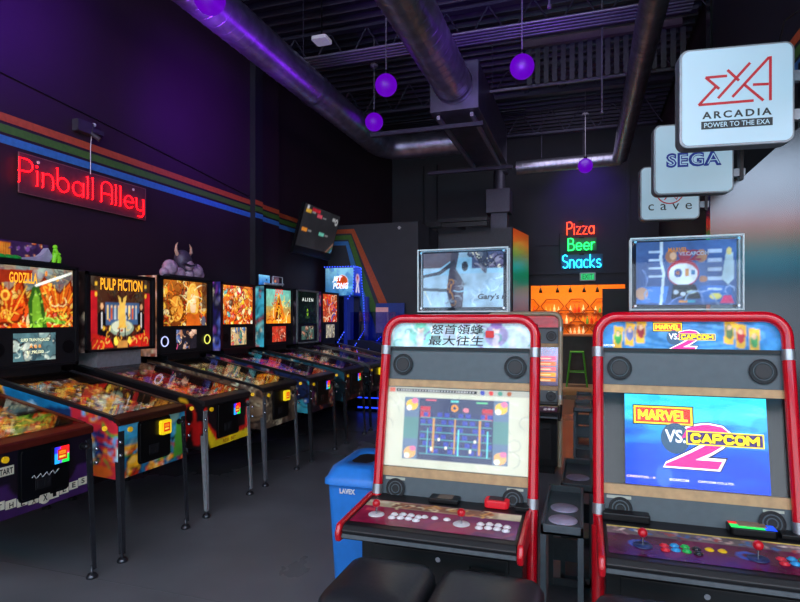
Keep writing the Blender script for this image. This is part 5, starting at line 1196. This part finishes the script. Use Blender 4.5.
MB().add([gpt(-.55, -1.62, .001), gpt(.55, -1.62, .001), gpt(.55, 1.45, .001), gpt(-.55, 1.45, .001), gpt(-.55, -1.62, .01), gpt(.55, -1.62, .01), gpt(.55, 1.45, .01), gpt(-.55, 1.45, .01)], [(0, 3, 2, 1), (4, 5, 6, 7), (0, 1, 5, 4), (2, 3, 7, 6), (1, 2, 6, 5), (3, 0, 4, 7)]).build('reflection_backing', M_blk2, gp)

# ================================================================ CAMERA AND LIGHT
cam = bpy.data.cameras.new('camera'); co = bpy.data.objects.new('camera', cam); COL.objects.link(co)
co.location = (0, 0, 1.5); co.rotation_euler = (PI/2, 0, math.radians(18.2))
cam.sensor_width = 36; cam.lens = 36*560/800; cam.shift_y = 17/800; cam.clip_start = .05
SC.camera = co
w = bpy.data.worlds.new('world'); SC.world = w; w.use_nodes = True
w.node_tree.nodes['Background'].inputs[0].default_value = (.55, .6, .8, 1); w.node_tree.nodes['Background'].inputs[1].default_value = .05
def light(nm, kind, loc, target, e, col, size=.3, sy=None, spot=None, blend=.6):
    l = bpy.data.lights.new(nm, kind); l.energy = e; l.color = lin(hexc(col))
    if kind == 'AREA': l.size = size; l.shape = 'RECTANGLE' if sy else 'SQUARE'; l.size_y = sy or size
    elif kind == 'SPOT': l.spot_size = math.radians(spot); l.spot_blend = blend; l.shadow_soft_size = size
    else: l.shadow_soft_size = size
    o = bpy.data.objects.new(nm, l); COL.objects.link(o); o.location = loc
    o.rotation_euler = (V(target)-V(loc)).to_track_quat('-Z', 'Y').to_euler(); return o
# daylight comes in through the emissive storefront glazing above
# purple lights without fixtures, added to carry the globes' glow onto nearby surfaces
light('purple_fill', 'AREA', (-2.5, 4.4, 3.72), (-4.2, 4.3, 3.9), 8, '#8a1cff', 4.2, .15)
light('purple_fill', 'SPOT', (-2.95, 3.2, 4.0), (-4.2, 3.1, 4.05), 70, '#7a1cff', .12, spot=100, blend=1)
light('purple_fill', 'SPOT', (-2.8, 5.3, 3.85), (-4.2, 5.5, 3.75), 60, '#8a1cff', .12, spot=105, blend=1)
light('purple_fill', 'SPOT', (-3.0, 4.0, 3.7), (-2.8, 5.2, 5.4), 60, '#9038ff', .2, spot=120, blend=1)
light('purple_fill', 'SPOT', (-.6, 5.0, 3.7), (-.8, 6.4, 5.4), 70, '#9040ff', .2, spot=130, blend=1)
light('purple_fill', 'SPOT', (0, 11.3, 4.9), (.05, 12.5, 4.0), 50, '#7030ff', .1, spot=80, blend=1)
# warm light inside the bar
light('bar_light', 'AREA', (-.4, 14.6, 2.95), (-.4, 15.4, 1), 130, '#ffb868', 3, 1.2)
light('bar_light', 'AREA', (-.3, 12.95, 2.95), (-.3, 12.9, 0), 38, '#fff0e0', 1.4, .3)  # added unseen light, brightens the green stool and tan floor
light('aisle_fill', 'AREA', (-.2, 9.6, 4.7), (-.2, 12.2, 1.0), 12, '#e8e4ff', 1.5, 1.)  # added light without a fixture, lifts the back wall
SC.view_settings.view_transform = 'Standard'; SC.view_settings.look = 'None'; SC.view_settings.gamma = 1; SC.view_settings.exposure = .3
SC.view_settings.use_curve_mapping = False
SC.cycles.use_denoising = True
SC.cycles.max_bounces = 6; SC.cycles.transparent_max_bounces = 12
